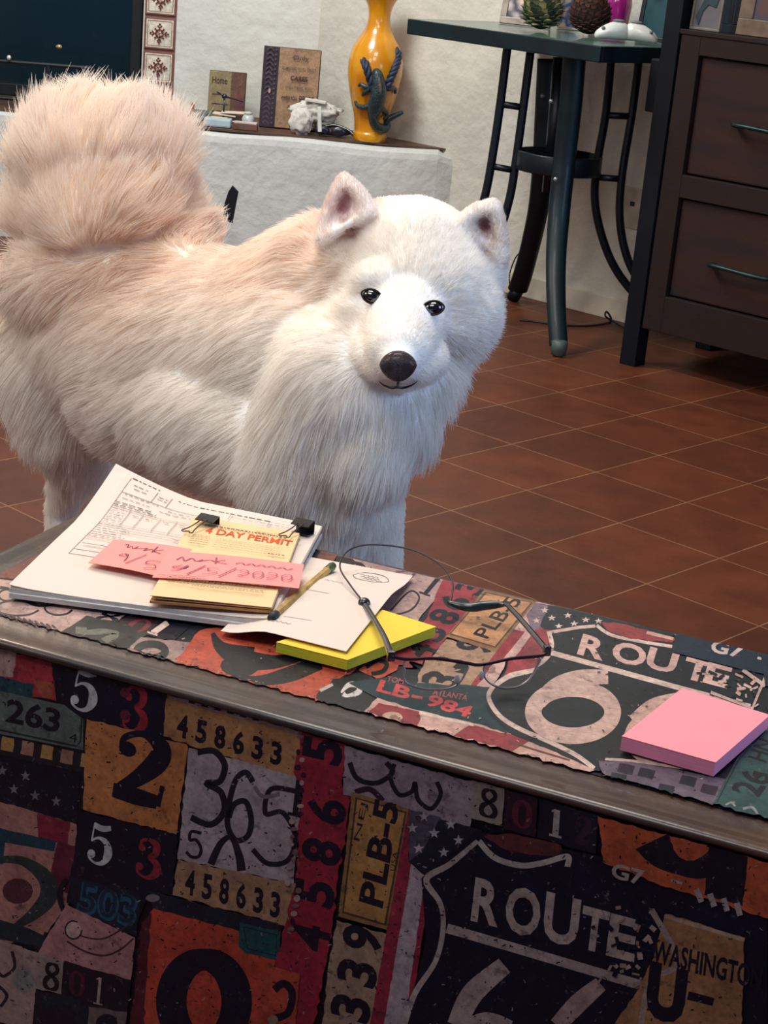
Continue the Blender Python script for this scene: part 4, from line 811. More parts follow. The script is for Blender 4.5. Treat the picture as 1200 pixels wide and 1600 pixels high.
# ------------------------------------------------------------------ green metal table
def table():
    gm = mat('green_metal', '0B2228', rough=.4, metal=.2, var=.2, scale=12, dark='08161E', coat=.08, spec=.4, bump=.05, bscale=200); bk = mat('black_metal', '0C1622', rough=.4, metal=.3, var=.15)
    z1 = .79; C0 = on_z(939, 72, z1); Lc = on_z(637, 29, z1); l = (Lc-C0)/np.linalg.norm(Lc-C0); w = np.array([l[1], -l[0], 0]); w = w if w[1] > 0 else -w
    S = np.linalg.norm(Lc-C0); D = .50; ctr = C0+l*S/2+w*D/2
    t = thing('metal_table', 'dark green metal side table with curved legs standing by the right wall', 'table', (ctr[0], ctr[1], 0))
    T = lambda a, b, z: C0+l*a+w*b+UZ*(z-z1)
    part('table_top', box(T(S/2, D/2, z1-.004), (S-.006, D-.006, .008), (l, w, UZ), bev=.002), mat('green_top', '44645A', rough=.3, var=.1, coat=.4), t, label='greenish top surface')
    bm = bm_new(); hh = .04
    for c, s in ((T(S/2, .006, z1-hh/2), (S, .012, hh)), (T(S/2, D-.006, z1-hh/2), (S, .012, hh)), (T(.006, D/2, z1-hh/2), (.012, D-.025, hh)), (T(S-.006, D/2, z1-hh/2), (.012, D-.025, hh))): add_box(bm, c, s, (l, w, UZ), bev=.003)
    part('apron', bm, gm, t)
    YM = 4.78
    K = lambda x, y, d=YM: on_y(x, y, d)
    # left and right legs: pairs of rods with rungs
    def pair(rods, rungs, name='leg'):
        bm = bm_new()
        for r in rods: add_tube(bm, catmull([K(*p) for p in r], 8), .0115, seg=10)
        for a, b in rungs: add_tube(bm, [K(*a), K(*b)], .009, seg=8)
        bmesh.ops.recalc_face_normals(bm, faces=bm.faces); part('leg', bm, bk, t, True)
    pair([[(793, 72), (782, 160), (771, 235), (758, 305), (735, 380), (705, 440), (676, 478), (652, 494)], [(829, 80), (818, 165), (807, 245), (795, 315), (772, 385), (742, 440), (716, 482), (692, 499)]],
         [((783, 163), (818, 168)), ((770, 260), (803, 266)), ((735, 385), (768, 392))])
    pair([[(955, 90), (946, 180), (932, 262), (930, 320), (944, 380), (968, 430), (1010, 478), (1050, 505)], [(998, 95), (987, 180), (973, 265), (968, 330), (975, 385), (993, 430), (1030, 475), (1068, 500)]],
         [((944, 180), (988, 182)), ((932, 277), (974, 280))])
    # front and rear legs: wide flat bars
    fr = [(898, 84, 4.66), (892, 160, 4.66), (882, 250, 4.66), (874, 330, 4.64), (869, 400, 4.60), (869, 470, 4.54), (873, 540, 4.485)]
    part('leg', tube(catmull([K(*p) for p in fr], 8), [.030, .030, .029, .026, .024], seg=14, flat=.5, flat_ax=(1, 0, 0)), gm, t, True)
    e = K(873, 546, 4.485); part('foot_cap', lathe([(.010, -.02), (.018, -.016), (.022, .002), (.022, .02), (.012, .024)], (e[0], e[1], .0205), 16), mat('foot_grey', '4A5652', rough=.5), t, True, 'grey foot cap')
    rr = [(858, 92, 4.92), (853, 180, 4.92), (848, 260, 4.92), (842, 320, 4.94), (832, 370, 5.0), (818, 425, 5.08), (809, 452, 5.13)]
    part('leg', tube(catmull([K(*p) for p in rr], 8), [.032, .030, .029, .028, .03], seg=14, flat=.5, flat_ax=(1, 0, 0)), bk, t, True)
    e = rr[-1]; q = K(e[0], e[1], e[2]); part('foot_cap', tube([q, (q[0]-.01, q[1]+.02, .01)], .02, seg=10), bk, t, True)
    a, b = K(806, 245), K(940, 262); c = (a+b)/2
    bm = bm_new(); rr_ = (b-a)[0]/2
    for dz, in ((0.0,),):
        add_lathe(bm, [(rr_*.99, -.025), (rr_, -.022), (rr_, .022), (rr_*.99, .025), (rr_*.93, .025), (rr_*.93, -.025)], c, 28)
    bmesh.ops.recalc_face_normals(bm, faces=bm.faces)
    part('centre_ring', bm, bk, t, True)
    cbm = bm_new(); add_tube(cbm, [K(876, 90, 4.78), K(858, 300, 4.78)], .02, seg=10); bmesh.ops.recalc_face_normals(cbm, faces=cbm.faces); part('post', cbm, bk, t, True)
    for p in ((861, 158, 4.64), (848, 150, 4.88), (868, 280, 4.62)): part('bolt', ellipsoid(K(*p), (.006, .004, .006), sub=2), mat('bolt_steel', 'A8B0B4', rough=.3, metal=.7) if 'bolt_steel' not in bpy.data.materials else bpy.data.materials['bolt_steel'], t, True)
    return t, T, S, D, l, w
tbl, TBL, TS, TD, Tl, Tw = table(); TTOP = .7905

# ------------------------------------------------------------------ things on the metal table
def scaly(name, label, px, r, z0, core, cols, n=150, sl=.02, ex=.85, cat='cone', yd=None):
    c = np.array(px); c = c+UZ*(r*.92)
    t = thing(name, label, cat, (c[0], c[1], z0))
    part('core', ellipsoid(c, (r*.85, r*.85, r*.85)), core, t, True)
    bms = [bm_new() for _ in cols]; ga = math.pi*(3-5**.5)
    for k in range(n):
        z = 1-2*(k+.5)/n; rad = math.sqrt(1-z*z); a = k*ga; d = np.array([rad*math.cos(a), rad*math.sin(a), z])
        if z < -.82: continue
        u = np.cross(d, UZ); u /= np.linalg.norm(u); v = np.cross(u, d); tip = d*.45+v*.9; tip /= np.linalg.norm(tip)
        p = c+d*r*.86; bm = bms[k % len(cols)]; s = sl*random.uniform(.8, 1.15)
        pts = [p-u*s*.42, p-u*s*.4+tip*s*.6, p+tip*s*ex, p+u*s*.4+tip*s*.6, p+u*s*.42]
        pts[2] = pts[2]+d*s*.15
        extrude_poly(pts, Vector(-d*s*.16), bm)
    for bm, m in zip(bms, cols): part('scales', bm, m, t)
    return t
p1 = on_z(852, 50, TTOP); p2 = on_z(915, 55, TTOP)
p1 = on_y(846, 30, 4.86); p1[2] = TTOP; p2 = on_y(921, 32, 4.82); p2[2] = TTOP
scaly('artichoke', 'dried green artichoke with pale scale tips on the metal table', p1, .056, TTOP, mat('arti_core', '1E2A20', rough=.8), [mat('arti_dark', '2E3C2C', rough=.8, var=.2), mat('arti_pale', '8A8458', rough=.8, var=.2), mat('arti_green', '46522F', rough=.8, var=.2)], 170, .021, cat='artichoke')
scaly('pine_cone', 'round brown pine cone on the metal table behind the white slippers', p2, .060, TTOP, mat('cone_core', '20130F', rough=.9), [mat('cone_dark', '34201A', rough=.85, var=.25), mat('cone_mid', '5E3624', rough=.85, var=.25)], 260, .015, cat='pine cone')
# a pair of small white ceramic slippers
def slipper(label, x, y, ang, sx):
    c = on_z(x, y, TTOP+.0); dd = 4.66; c = on_y(x, y, dd); c[2] = TTOP
    t = thing('ceramic_slipper', label, 'slipper', c, 'white ceramic slippers on the metal table')
    cm = mat('white_ceramic', 'D5D8D4', rough=.35, var=.06, scale=30, coat=.3) if 'white_ceramic' not in bpy.data.materials else bpy.data.materials['white_ceramic']
    ca, sa = math.cos(ang), math.sin(ang); ax = (np.array([ca, sa, 0]), np.array([-sa, ca, 0]), UZ)
    secs = [(-.042, .012, .018, .020), (-.036, .021, .026, .026), (-.015, .026, .031, .030), (.012, .026, .026, .026), (.034, .021, .018, .019), (.048, .010, .010, .012)]
    bm = bm_new(); rings = []
    for s, w_, h_, zc in secs:
        rings.append([bm.verts.new(Vector(c+ax[0]*s*sx+ax[1]*w_*math.cos(a)+UZ*max(.002, zc+h_*.8*math.sin(a)))) for a in [2*math.pi*k/18 for k in range(18)]])
    for a, b in zip(rings[:-1], rings[1:]):
        for k in range(18): bm.faces.new((a[k], a[(k+1) % 18], b[(k+1) % 18], b[k]))
    bm.faces.new(rings[0][::-1]); bm.faces.new(rings[-1]); bmesh.ops.recalc_face_normals(bm, faces=bm.faces)
    o = part('shoe', bm, cm, t, True); m = o.modifiers.new('s', 'SUBSURF'); m.levels = m.render_levels = 1
    part('opening', ellipsoid(c-ax[0]*.012*sx+UZ*.052, (.016, .014, .004), ax), mat('ceramic_shade_button', '6E7474', rough=.7) if 'ceramic_shade_button' not in bpy.data.materials else bpy.data.materials['ceramic_shade_button'], t, True, 'grey cap painted as the shaded hollow')  # solid cap; the shade inside the slipper is put into its grey
    part('button', ellipsoid(c+ax[0]*.03*sx+ax[1]*-.016+UZ*.032, (.005, .005, .005), sub=2), bpy.data.materials['ceramic_shade_button'], t, True)
slipper('left white ceramic slipper on the metal table, toe to the left', 955, 72, .15, -1)
slipper('right white ceramic slipper on the metal table, beside the dark picture frame', 997, 76, -.25, 1)
def picture(name, label, c, wdt, hgt, d, lean, mf, mi, fw=.018, cat='picture frame', extra=None, th=.012):
    """frame standing at base centre c facing -n; d = width direction; leans back"""
    d = np.array(d, float); d /= np.linalg.norm(d); nrm = np.cross(d, UZ); up = UZ*math.cos(lean)-nrm*math.sin(lean)*1.0; f = np.cross(d, up)
    c = np.array(c, float)+f*0
    t = thing(name, label, cat, c); bm = bm_new(); Cc = c+up*hgt/2+UZ*math.sin(abs(lean))*th/2
    for o, s in ((up*(hgt/2-fw/2), (wdt, th, fw)), (-up*(hgt/2-fw/2), (wdt, th, fw)), (d*(wdt/2-fw/2), (fw, th, hgt-2*fw)), (-d*(wdt/2-fw/2), (fw, th, hgt-2*fw))): add_box(bm, Cc+o, s, (d, f, up), bev=.0015)
    part('frame', bm, mf, t)
    part('picture', box(Cc, (wdt-2*fw+.002, th*.4, hgt-2*fw+.002), (d, f, up)), mi, t)
    if extra: extra(t, Cc, d, f, up, th)
    return t
def art_mat(name, cols, sc=9):
    m, nt, b = new_mat(name); L = nt.links; tc = nt.nodes.new('ShaderNodeTexCoord'); v = nt.nodes.new('ShaderNodeTexNoise'); v.inputs['Scale'].default_value = sc; v.inputs['Detail'].default_value = 3
    L.new(tc.outputs['Object'], v.inputs['Vector']); r = nt.nodes.new('ShaderNodeValToRGB'); r.color_ramp.interpolation = 'EASE'; L.new(v.outputs[0], r.inputs[0])
    while len(r.color_ramp.elements) < len(cols): r.color_ramp.elements.new(.5)
    for k, c in enumerate(cols): r.color_ramp.elements[k].position = .3+.4*k/(len(cols)-1); r.color_ramp.elements[k].color = lin(c)
    L.new(r.outputs[0], b.inputs['Base Color']); b.inputs['Roughness'].default_value = .3; return m
fcm = mat('silver_frame', '9A8F84', rough=.4, metal=.2, var=.2); fdk = mat('dark_frame', '0E1A22', rough=.4, var=.2); fgold = mat('brown_frame', '6A5646', rough=.45, var=.2, scale=40)
q = on_y(800, 36, 5.02); q[2] = TTOP
picture('picture_frame', 'silver edged picture frame leaning at the back left of the metal table', q+np.array([.035, 0, 0]), .15, .2, A_B*np.array([1, .55, 0]), .22, fcm, art_mat('pic_a', ['E0D2C8', '3A3A52', 'D8C0B0', '5A3A48']))
q = on_y(897, 40, 5.05); q[2] = TTOP
picture('photo_card', 'colourful photo card standing behind the artichoke and the pine cone', q, .11, .16, A_B, .12, mat('card_white', 'C8C4BC', rough=.5), art_mat('pic_b', ['C8B8A8', '3A62A8', 'E0D8C8', '8A4A48'], 24), fw=.006, cat='photo')
q = on_y(962, 40, 4.98); q[2] = TTOP
t = thing('glass_bottle', 'magenta glass bottle standing on the metal table behind the slippers', 'bottle', q)
bm = lathe([(.024, 0), (.030, .006), (.034, .04), (.038, .08), (.034, .11), (.018, .14), (.013, .16), (.013, .2), (.016, .205)], q, 28)
part('glass_body', bm, mat('magenta_glass', '9A1F78', rough=.12, spec=.8, coat=.6, var=.1), t, True); part('stopper', lathe([(.012, .2), (.014, .21), (.016, .225), (.008, .24)], q, 16), mat('stopper_dark', '3A1830', rough=.3), t, True)
q = on_y(1022, 66, 4.80); q[2] = TTOP
picture('picture_frame', 'dark picture frame leaning against the black post on the metal table', q, .115, .2, A_B, .12, fdk, art_mat('pic_c', ['12242C', '24444C', '101A20'], 12), fw=.012)

# ------------------------------------------------------------------ dark chest of drawers with black posts
DO = np.array([.592, 4.457, 0.]); 
def DP(s, d, z): return DO+A_B*s-N_B*d+UZ*z      # d = depth behind the front
dres = thing('chest_of_drawers', 'dark wooden chest of drawers with a tall black corner post', 'chest of drawers', DP(.45, .2, 0))
wood = mat('dark_walnut', '251711', rough=.62, spec=.2, var=.2, scale=9, dark='221A1C', stretch=(1, 1, 7), bump=.06, bscale=60)
wood2 = mat('walnut_drawer', '3A2217', rough=.6, spec=.2, var=.2, scale=4, dark='241C20', stretch=(1.0, 1.0, 6), thr=(.3, .75), bump=.05, bscale=70)
bkw = mat('black_wood', '080E18', rough=.6, spec=.2, var=.2, scale=10)
SW = .95
part('post', box(DP(0, .022, .78), (.048, .048, 1.56), (A_B, N_B, UZ), bev=.003), bkw, dres, label='tall black corner post')
part('post', box(DP(0, .38, .78), (.048, .048, 1.56), (A_B, N_B, UZ), bev=.003), bkw, dres, label='black rear post')
part('post', box(DP(SW, .022, .78), (.048, .048, 1.56), (A_B, N_B, UZ), bev=.003), bkw, dres, label='black right post')
part('side_panel', box(DP(.028, .21, .46), (.016, .34, .70), (A_B, N_B, UZ)), wood, dres)
part('side_panel', box(DP(SW-.028, .21, .46), (.016, .34, .70), (A_B, N_B, UZ)), wood, dres)
part('back_panel', box(DP(SW/2, .385, .46), (SW-.04, .014, .70), (A_B, N_B, UZ)), wood, dres)
bm = bm_new()
for s0, s1, z0, z1 in ((.028, .084, .104, .836), (SW-.08, SW-.026, .104, .836), (.084, SW-.08, .79, .836), (.084, SW-.08, .447, .503), (.084, SW-.08, .104, .197)):
    add_box(bm, DP((s0+s1)/2, .018, (z0+z1)/2), (s1-s0, .03, z1-z0), (A_B, N_B, UZ), bev=.002)
part('face_frame', bm, wood, dres)
part('shelf_top', box(DP(SW/2+.0, .2, .841), (SW-.03, .40, .012), (A_B, N_B, UZ), bev=.002), wood, dres)
hm = mat('handle_teal', '22403E', rough=.4, metal=.6, var=.2)
for z0, z1, hz, hs in ((.505, .788, .642, .30), (.199, .445, .302, .29)):
    d = part('drawer', box(DP((.086+SW-.082)/2, .03, (z0+z1)/2), (SW-.168-.004, .03, z1-z0-.004), (A_B, N_B, UZ), bev=.004), wood2, dres)
    bm = bm_new(); add_tube(bm, catmull([DP(hs-.085, .012, hz), DP(hs-.08, -.012, hz+.001), DP(hs-.04, -.022, hz+.002), DP(hs+.04, -.022, hz-.001), DP(hs+.08, -.012, hz-.002), DP(hs+.085, .012, hz)], 5), [.008, .009, .0075, .009, .008], seg=8, flat=.7)
    bmesh.ops.recalc_face_normals(bm, faces=bm.faces); part('handle', bm, hm, d, True, 'dark green metal pull')
part('hanging_bracket', box(DP(-.055, .06, .70), (.05, .03, .13), (A_B, N_B, UZ), bev=.004), bkw, dres, label='small black bracket on the post')
part('upper_shelf', box(DP(SW/2, .2, 1.5), (SW-.05, .38, .02), (A_B, N_B, UZ), bev=.002), bkw, dres)
part('hutch_back', box(DP(SW/2, .385, 1.17), (SW-.04, .012, .64), (A_B, N_B, UZ)), bkw, dres)
SH = .8475
def fig(t, Cc, d, f, up, th):
    b = mat('figure_teal', '10303A', rough=.6); s = mat('figure_skin', 'B08468', rough=.6)
    o = Cc+f*(th*.25)
    sgn = 1 if (f@N_B) > 0 else -1
    o = Cc+f*sgn*(.004)
    part('printed_figure', extrude_poly([o+d*x+up*y for x, y in ((-.02, -.095), (-.012, -.06), (.0, -.045), (.022, -.05), (.03, -.02), (.02, .03), (-.015, .035), (-.02, 0), (-.012, -.03), (-.03, -.075))], Vector(f*sgn*.0008)), b, t)
    part('printed_face', extrude_poly([o+d*(.0+.012*math.cos(a))+up*(.03-.0+.018*math.sin(a)) for a in [k*math.pi/6 for k in range(12)]], Vector(f*sgn*.0014)), s, t)
picture('picture_frame', 'narrow pale print with a teal figure on the chest of drawers', DP(.075, .03, SH), .085, .21, A_B, .06, mat('pale_frame', '6E6660', rough=.5), mat('print_grey', '5E5C62', rough=.5, var=.1), fw=.006, extra=fig)
picture('picture_frame', 'thin black picture frame between the figure print and the brown frame', DP(.13, .05, SH), .05, .24, A_B*.8-N_B*.6, .05, fdk, fdk, fw=.02)
picture('picture_frame', 'wide brown wooden picture frame on top of the chest of drawers', DP(.29, .035, SH), .26, .26, A_B, .1, fgold, art_mat('pic_d', ['5A4038', '46404E', '6E5044'], 14), fw=.038)

# cord on the floor by the wall
q = [on_z(x, y, .004) for x, y in ((812, 500), (840, 503), (875, 508), (920, 509), (950, 504), (966, 499), (978, 507))]
mid = on_y(949, 492, q[4][1]); 
cb = tube(catmull(q[:5]+[on_z(955, 498, .006), on_y(948, 487, q[4][1]+.02), on_y(946, 494, q[4][1]), on_z(958, 502, .006), on_z(975, 512, .004)], 8), .003, seg=6)
t = thing('power_cord', 'thin dark cord looping over the floor tiles below the metal table', 'cord', q[2]*np.array([1, 1, 0])); part('wire', cb, mat('cord_black', '14141C', rough=.5), t, True)
# thin cable up the wall behind the dog
q = [on_y(x, y, 5.17) for x, y in ((818, 390), (806, 402), (797, 425), (796, 440), (800, 458))]
t = thing('wall_cable', 'thin black cable hanging by the rear leg of the metal table', 'cable', (q[0][0], q[0][1], 0)); part('wire', tube(catmull(q+[np.array([q[-1][0], 5.17, .004])], 6), .0022, seg=6), bpy.data.materials['cord_black'], t, True)

# ------------------------------------------------------------------ things on the hearth
def plaque(label, px, y, th, split, cols, lines, z=None, lean=.1, dirx=(1, .0, 0)):
    """px: bottom-left, bottom-right, top-left pixel"""
    a, b = on_y(*px[0], y), on_y(*px[1], y); wd = b[0]-a[0]; hg = (on_y(*px[2], y)-a)[2]
    d = np.array(dirx, float); d /= np.linalg.norm(d); up = np.array([0, math.sin(lean), math.cos(lean)]); f = np.cross(d, up)
    o = np.array([a[0], y, HT+.001]); c = o+d*wd/2+up*hg/2
    t = thing('wooden_sign', label, 'sign', (c[0], c[1], HT))
    f = -f if f[1] > 0 else f
    def mp(u, v, l): return o+d*wd*u+up*hg*v+f*(th/2+.0003+l)
    part('board', box(c, (wd, th, hg), (d, f, up), bev=.003), mat('sign_side', '4A352A', rough=.7), t)
    P = Print(mp, .0002); P.poly([(0.01, .01), (split[0], .01), (split[0], .99), (.01, .99)], cols[0], jit=0); P.poly([(split[0], .01), (.99, .01), (.99, .99), (split[0], .99)], cols[1], jit=0)
    lines(P); part('sign_face', P.join([], [], 'FFFFFF'), print_mat('sign_print', wear=.5, rough=.6, wscale=.8), t, label='worn printed face')
    return t
def ln1(P):
    P.text('Home', (.08, .72), (.42, 0), (0, .15), '3A2A22', .02); P.stroke([(.1, .5), (.5, .5)], .03, '5A4A3A', curve=False); P.stroke([(.12, .3), (.55, .3)], .025, '5A4A3A', curve=False); P.stroke([(.1, .14), (.45, .16)], .025, '5A4A3A', curve=False)
    P.poly([(.72, .1), (.95, .05), (.97, .5), (.8, .62)], '6A4444', jit=.02, cell=.1); P.stroke([(.75, .9), (.9, .8), (.8, .7)], .03, '7A5A4A')
def ln2(P):
    for k in range(16): P.stroke([(.06, .05+k*.06), (.12, .08+k*.06), (.18, .04+k*.06)], .02, '4E4454'); P.disc(.22, .06+k*.06, .015, '5A5058', .012)
    P.disc(.15, .45, .022, 'B09A88', .03)
    P.text('Only', (.52, .84), (.28, 0), (0, .07), '4A3A32', .0); P.text('SOMEONE WHO TRULY', (.34, .73), (.6, 0), (0, .035), '5A4A3E', .01); P.text('CARES', (.5, .60), (.3, 0), (0, .06), '3A2C28', .03)
    P.text('WILL HEAR YOU', (.42, .50), (.46, 0), (0, .03), '5A4A3E', .01); P.text('WHEN YOU', (.36, .36), (.28, 0), (0, .045), '3A2C28', .02); P.text('pause', (.68, .345), (.26, 0), (0, .075), '3A2C28', .01); P.text('ABOVE', (.48, .26), (.24, 0), (0, .04), '4A3C32', .02)
plaque('small square wooden sign with faded writing on the hearth, the left one', [(324, 178), (381, 184), (328, 104)], 5.72, .02, (.6,), ('8E8262', '6A4E40'), ln1)
plaque('tall wooden sign with a dark stripe and lines of writing standing on the hearth', [(404, 205), (492, 215), (411, 79)], 5.60, .03, (.28,), ('332C38', 'A08468'), ln2, lean=.12)

def lump(name, label, cat, c, r, m, seed=0, amp=.3, flatb=True, sub=4, fr=2.2):
    bm = ellipsoid((0, 0, 0), (1, 1, 1), sub=sub)
    for v in bm.verts:
        n = mnoise.fractal(v.co*fr+Vector((seed, seed*2.3, 1)), 1.0, 2.0, 4); k = 1+amp*n
        # crumple: ridged
        k += amp*.5*(abs(mnoise.noise(v.co*fr*2.3+Vector((seed, 5, 2))))-.3)
        v.co = Vector((v.co.x*k*r[0], v.co.y*k*r[1], max(v.co.z*k*r[2], -r[2]*.93)))
    o = obj(name, bm, m, None, True); o.location = Vector((c[0], c[1], c[2]+r[2]*.93)); tag(o, label, cat); return o
whitecloth = mat('white_cloth', 'D0CCC4', rough=.9, var=.08, scale=20, bump=.3, bscale=40)
c = on_y(488, 195, 5.50); c[2] = HT+.001
def cloth_fig():
    t = thing('crumpled_cloth', 'crumpled white cloth bag in front of the tall wooden sign on the hearth', 'cloth', c)
    def lumpm(o, r, seed, amp):
        bm = ellipsoid((0, 0, 0), (1, 1, 1), sub=4)
        for v in bm.verts:
            n = mnoise.fractal(v.co*2.2+Vector((seed, seed*2.3, 1)), 1.0, 2.0, 4); k = 1+amp*n+amp*.6*(abs(mnoise.noise(v.co*5+Vector((seed, 5, 2))))-.3)
            v.co = Vector((o[0]+v.co.x*k*r[0], o[1]+v.co.y*k*r[1], o[2]+v.co.z*k*r[2]))
        return bm
    part('folded_cloth', lumpm(c+np.array([.005, .02, .070]), (.072, .03, .032), 3, .35), whitecloth, t, True)
    part('hanging_end', lumpm(c+np.array([-.035, -.005, .036]), (.036, .024, .042), 8, .35), whitecloth, t, True)
    part('strap', box(c+np.array([.022, -.022, .052]), (.012, .003, .075), ((1, 0, .1), (0, 1, 0), (-.1, 0, 1)), bev=.001), mat('strap_white', 'DEDCD6', rough=.6), t, label='flat white strap')
    part('flap', box(c+np.array([.005, .0, .103]), (.065, .03, .008), ((1, 0, -.08), (0, 1, 0), (.08, 0, 1)), bev=.002), whitecloth, t)
cloth_fig()
# dark sunglasses-like bundle between cloth and vase
c = on_y(518, 214, 5.49); c[2] = HT+.001
t = thing('sunglasses', 'dark folded sunglasses lying on the hearth between the white cloth and the yellow vase', 'sunglasses', c)
dkp = mat('dark_plastic', '141826', rough=.3, coat=.4)
for s in (-1, 1):
    part('lens', ellipsoid(c+np.array([s*.026-.005, .0, .018]), (.024, .006, .015)), dkp, t, True)
part('temple', tube(catmull([c+np.array([-.055, .01, .015]), c+np.array([0, .02, .034]), c+np.array([.045, .01, .026]), c+np.array([.068, 0, .012])], 6), .005, seg=8), dkp, t, True)
part('case', ellipsoid(c+np.array([.0, .03, .014]), (.06, .022, .0125)), mat('case_brown', '3A2E34', rough=.6), t, True, 'dark brown soft case')
# tissue packet, papers, little jars
bluep = mat('pale_blue_box', 'A9BDC4', rough=.6, var=.08)
c = on_y(340, 200, 5.50); c[2] = HT+.001
t = thing('tissue_packet', 'pale blue packet on the left of the hearth in front of the small sign', 'packet', c); part('packet_body', box(c+np.array([0, 0, .013]), (.085, .05, .026), bev=.006), bluep, t); part('opening_flap', box(c+np.array([.004, 0, .0272]), (.05, .02, .002), bev=.0005), paper_w, t)
c = on_y(357, 186, 5.63); c[2] = HT+.001
t = thing('paper_pile', 'small loose pile of folded white and dark papers beside the small wooden sign', 'papers', c)
for k, (dx, dz, a, m_) in enumerate(((0, .004, .3, 'white_paper'), (.01, .012, -.35, 'dark_plastic'), (-.012, .020, .25, 'white_paper'), (.014, .028, -.15, 'white_paper'))):
    part('folded_sheet', box(c+np.array([dx, 0, dz+.004]), (.075, .05, .004), ((math.cos(a), 0, -math.sin(a)*.25), (0, 1, 0), (math.sin(a)*.25, 0, 1)), bev=.001), bpy.data.materials[m_], t)
c = on_y(388, 178, 5.60); c[2] = HT+.001
t = thing('glass_jar', 'small round clear jar beside the folded papers on the hearth', 'jar', c); part('jar_body', lathe([(.012, 0), (.019, .005), (.020, .02), (.015, .03), (.010, .033)], c, 20), mat('jar_glass', 'C8CCCC', rough=.15, spec=.8), t, True); part('jar_lid', lathe([(.011, .033), (.011, .040), (.004, .042)], c, 16), whitecloth, t, True)
c = on_y(350, 165, 5.62); c[2] = HT+.001
t = thing('desk_tool', 'small black pointed stand in front of the small wooden sign', 'stand', c); part('stem', tube([c+UZ*.0, c+UZ*.075], .003, seg=8), dkp, t, True); part('knob', ellipsoid(c+UZ*.08, (.009, .009, .009), sub=2), dkp, t, True); part('arm', tube([c+np.array([-.025, 0, .092]), c+UZ*.08, c+np.array([.06, 0, .068])], [.002, .004, .0015], seg=6), dkp, t, True)
c = on_y(383, 208, 5.48); c[2] = HT+.001
t = thing('wooden_block', 'low brown wooden block with a white top lying at the foot of the tall sign', 'block', c); part('block_body', box(c+np.array([0, 0, .009]), (.075, .03, .018), bev=.002), mat('block_brown', '6A4A3E', rough=.7, var=.2), t); part('white_top', box(c+np.array([.0, 0, .021]), (.07, .028, .006), bev=.002), mat('pinkish_white', 'CDBDB4', rough=.8), t)
c = on_y(305, 180, 5.6); c[2] = HT+.001
t = thing('glass_dish', 'clear glass dish with a red candle stub on the hearth beside the tail', 'dish', c)
g2, nt, p = new_mat('clear_glass'); p.inputs['Transmission Weight'].default_value = .9; p.inputs['Roughness'].default_value = .05; p.inputs['IOR'].default_value = 1.2; p.inputs['Base Color'].default_value = lin('D8E4E8')
part('glass_bowl', lathe([(.02, 0), (.04, .006), (.05, .03), (.047, .03), (.037, .008), (.018, .004)], c, 28), g2, t, True); part('candle', lathe([(.006, .005), (.006, .05), (.001, .055)], c+np.array([-.01, 0, 0]), 10), mat('red_candle', '9A3A30', rough=.5), t, True, 'red stub')

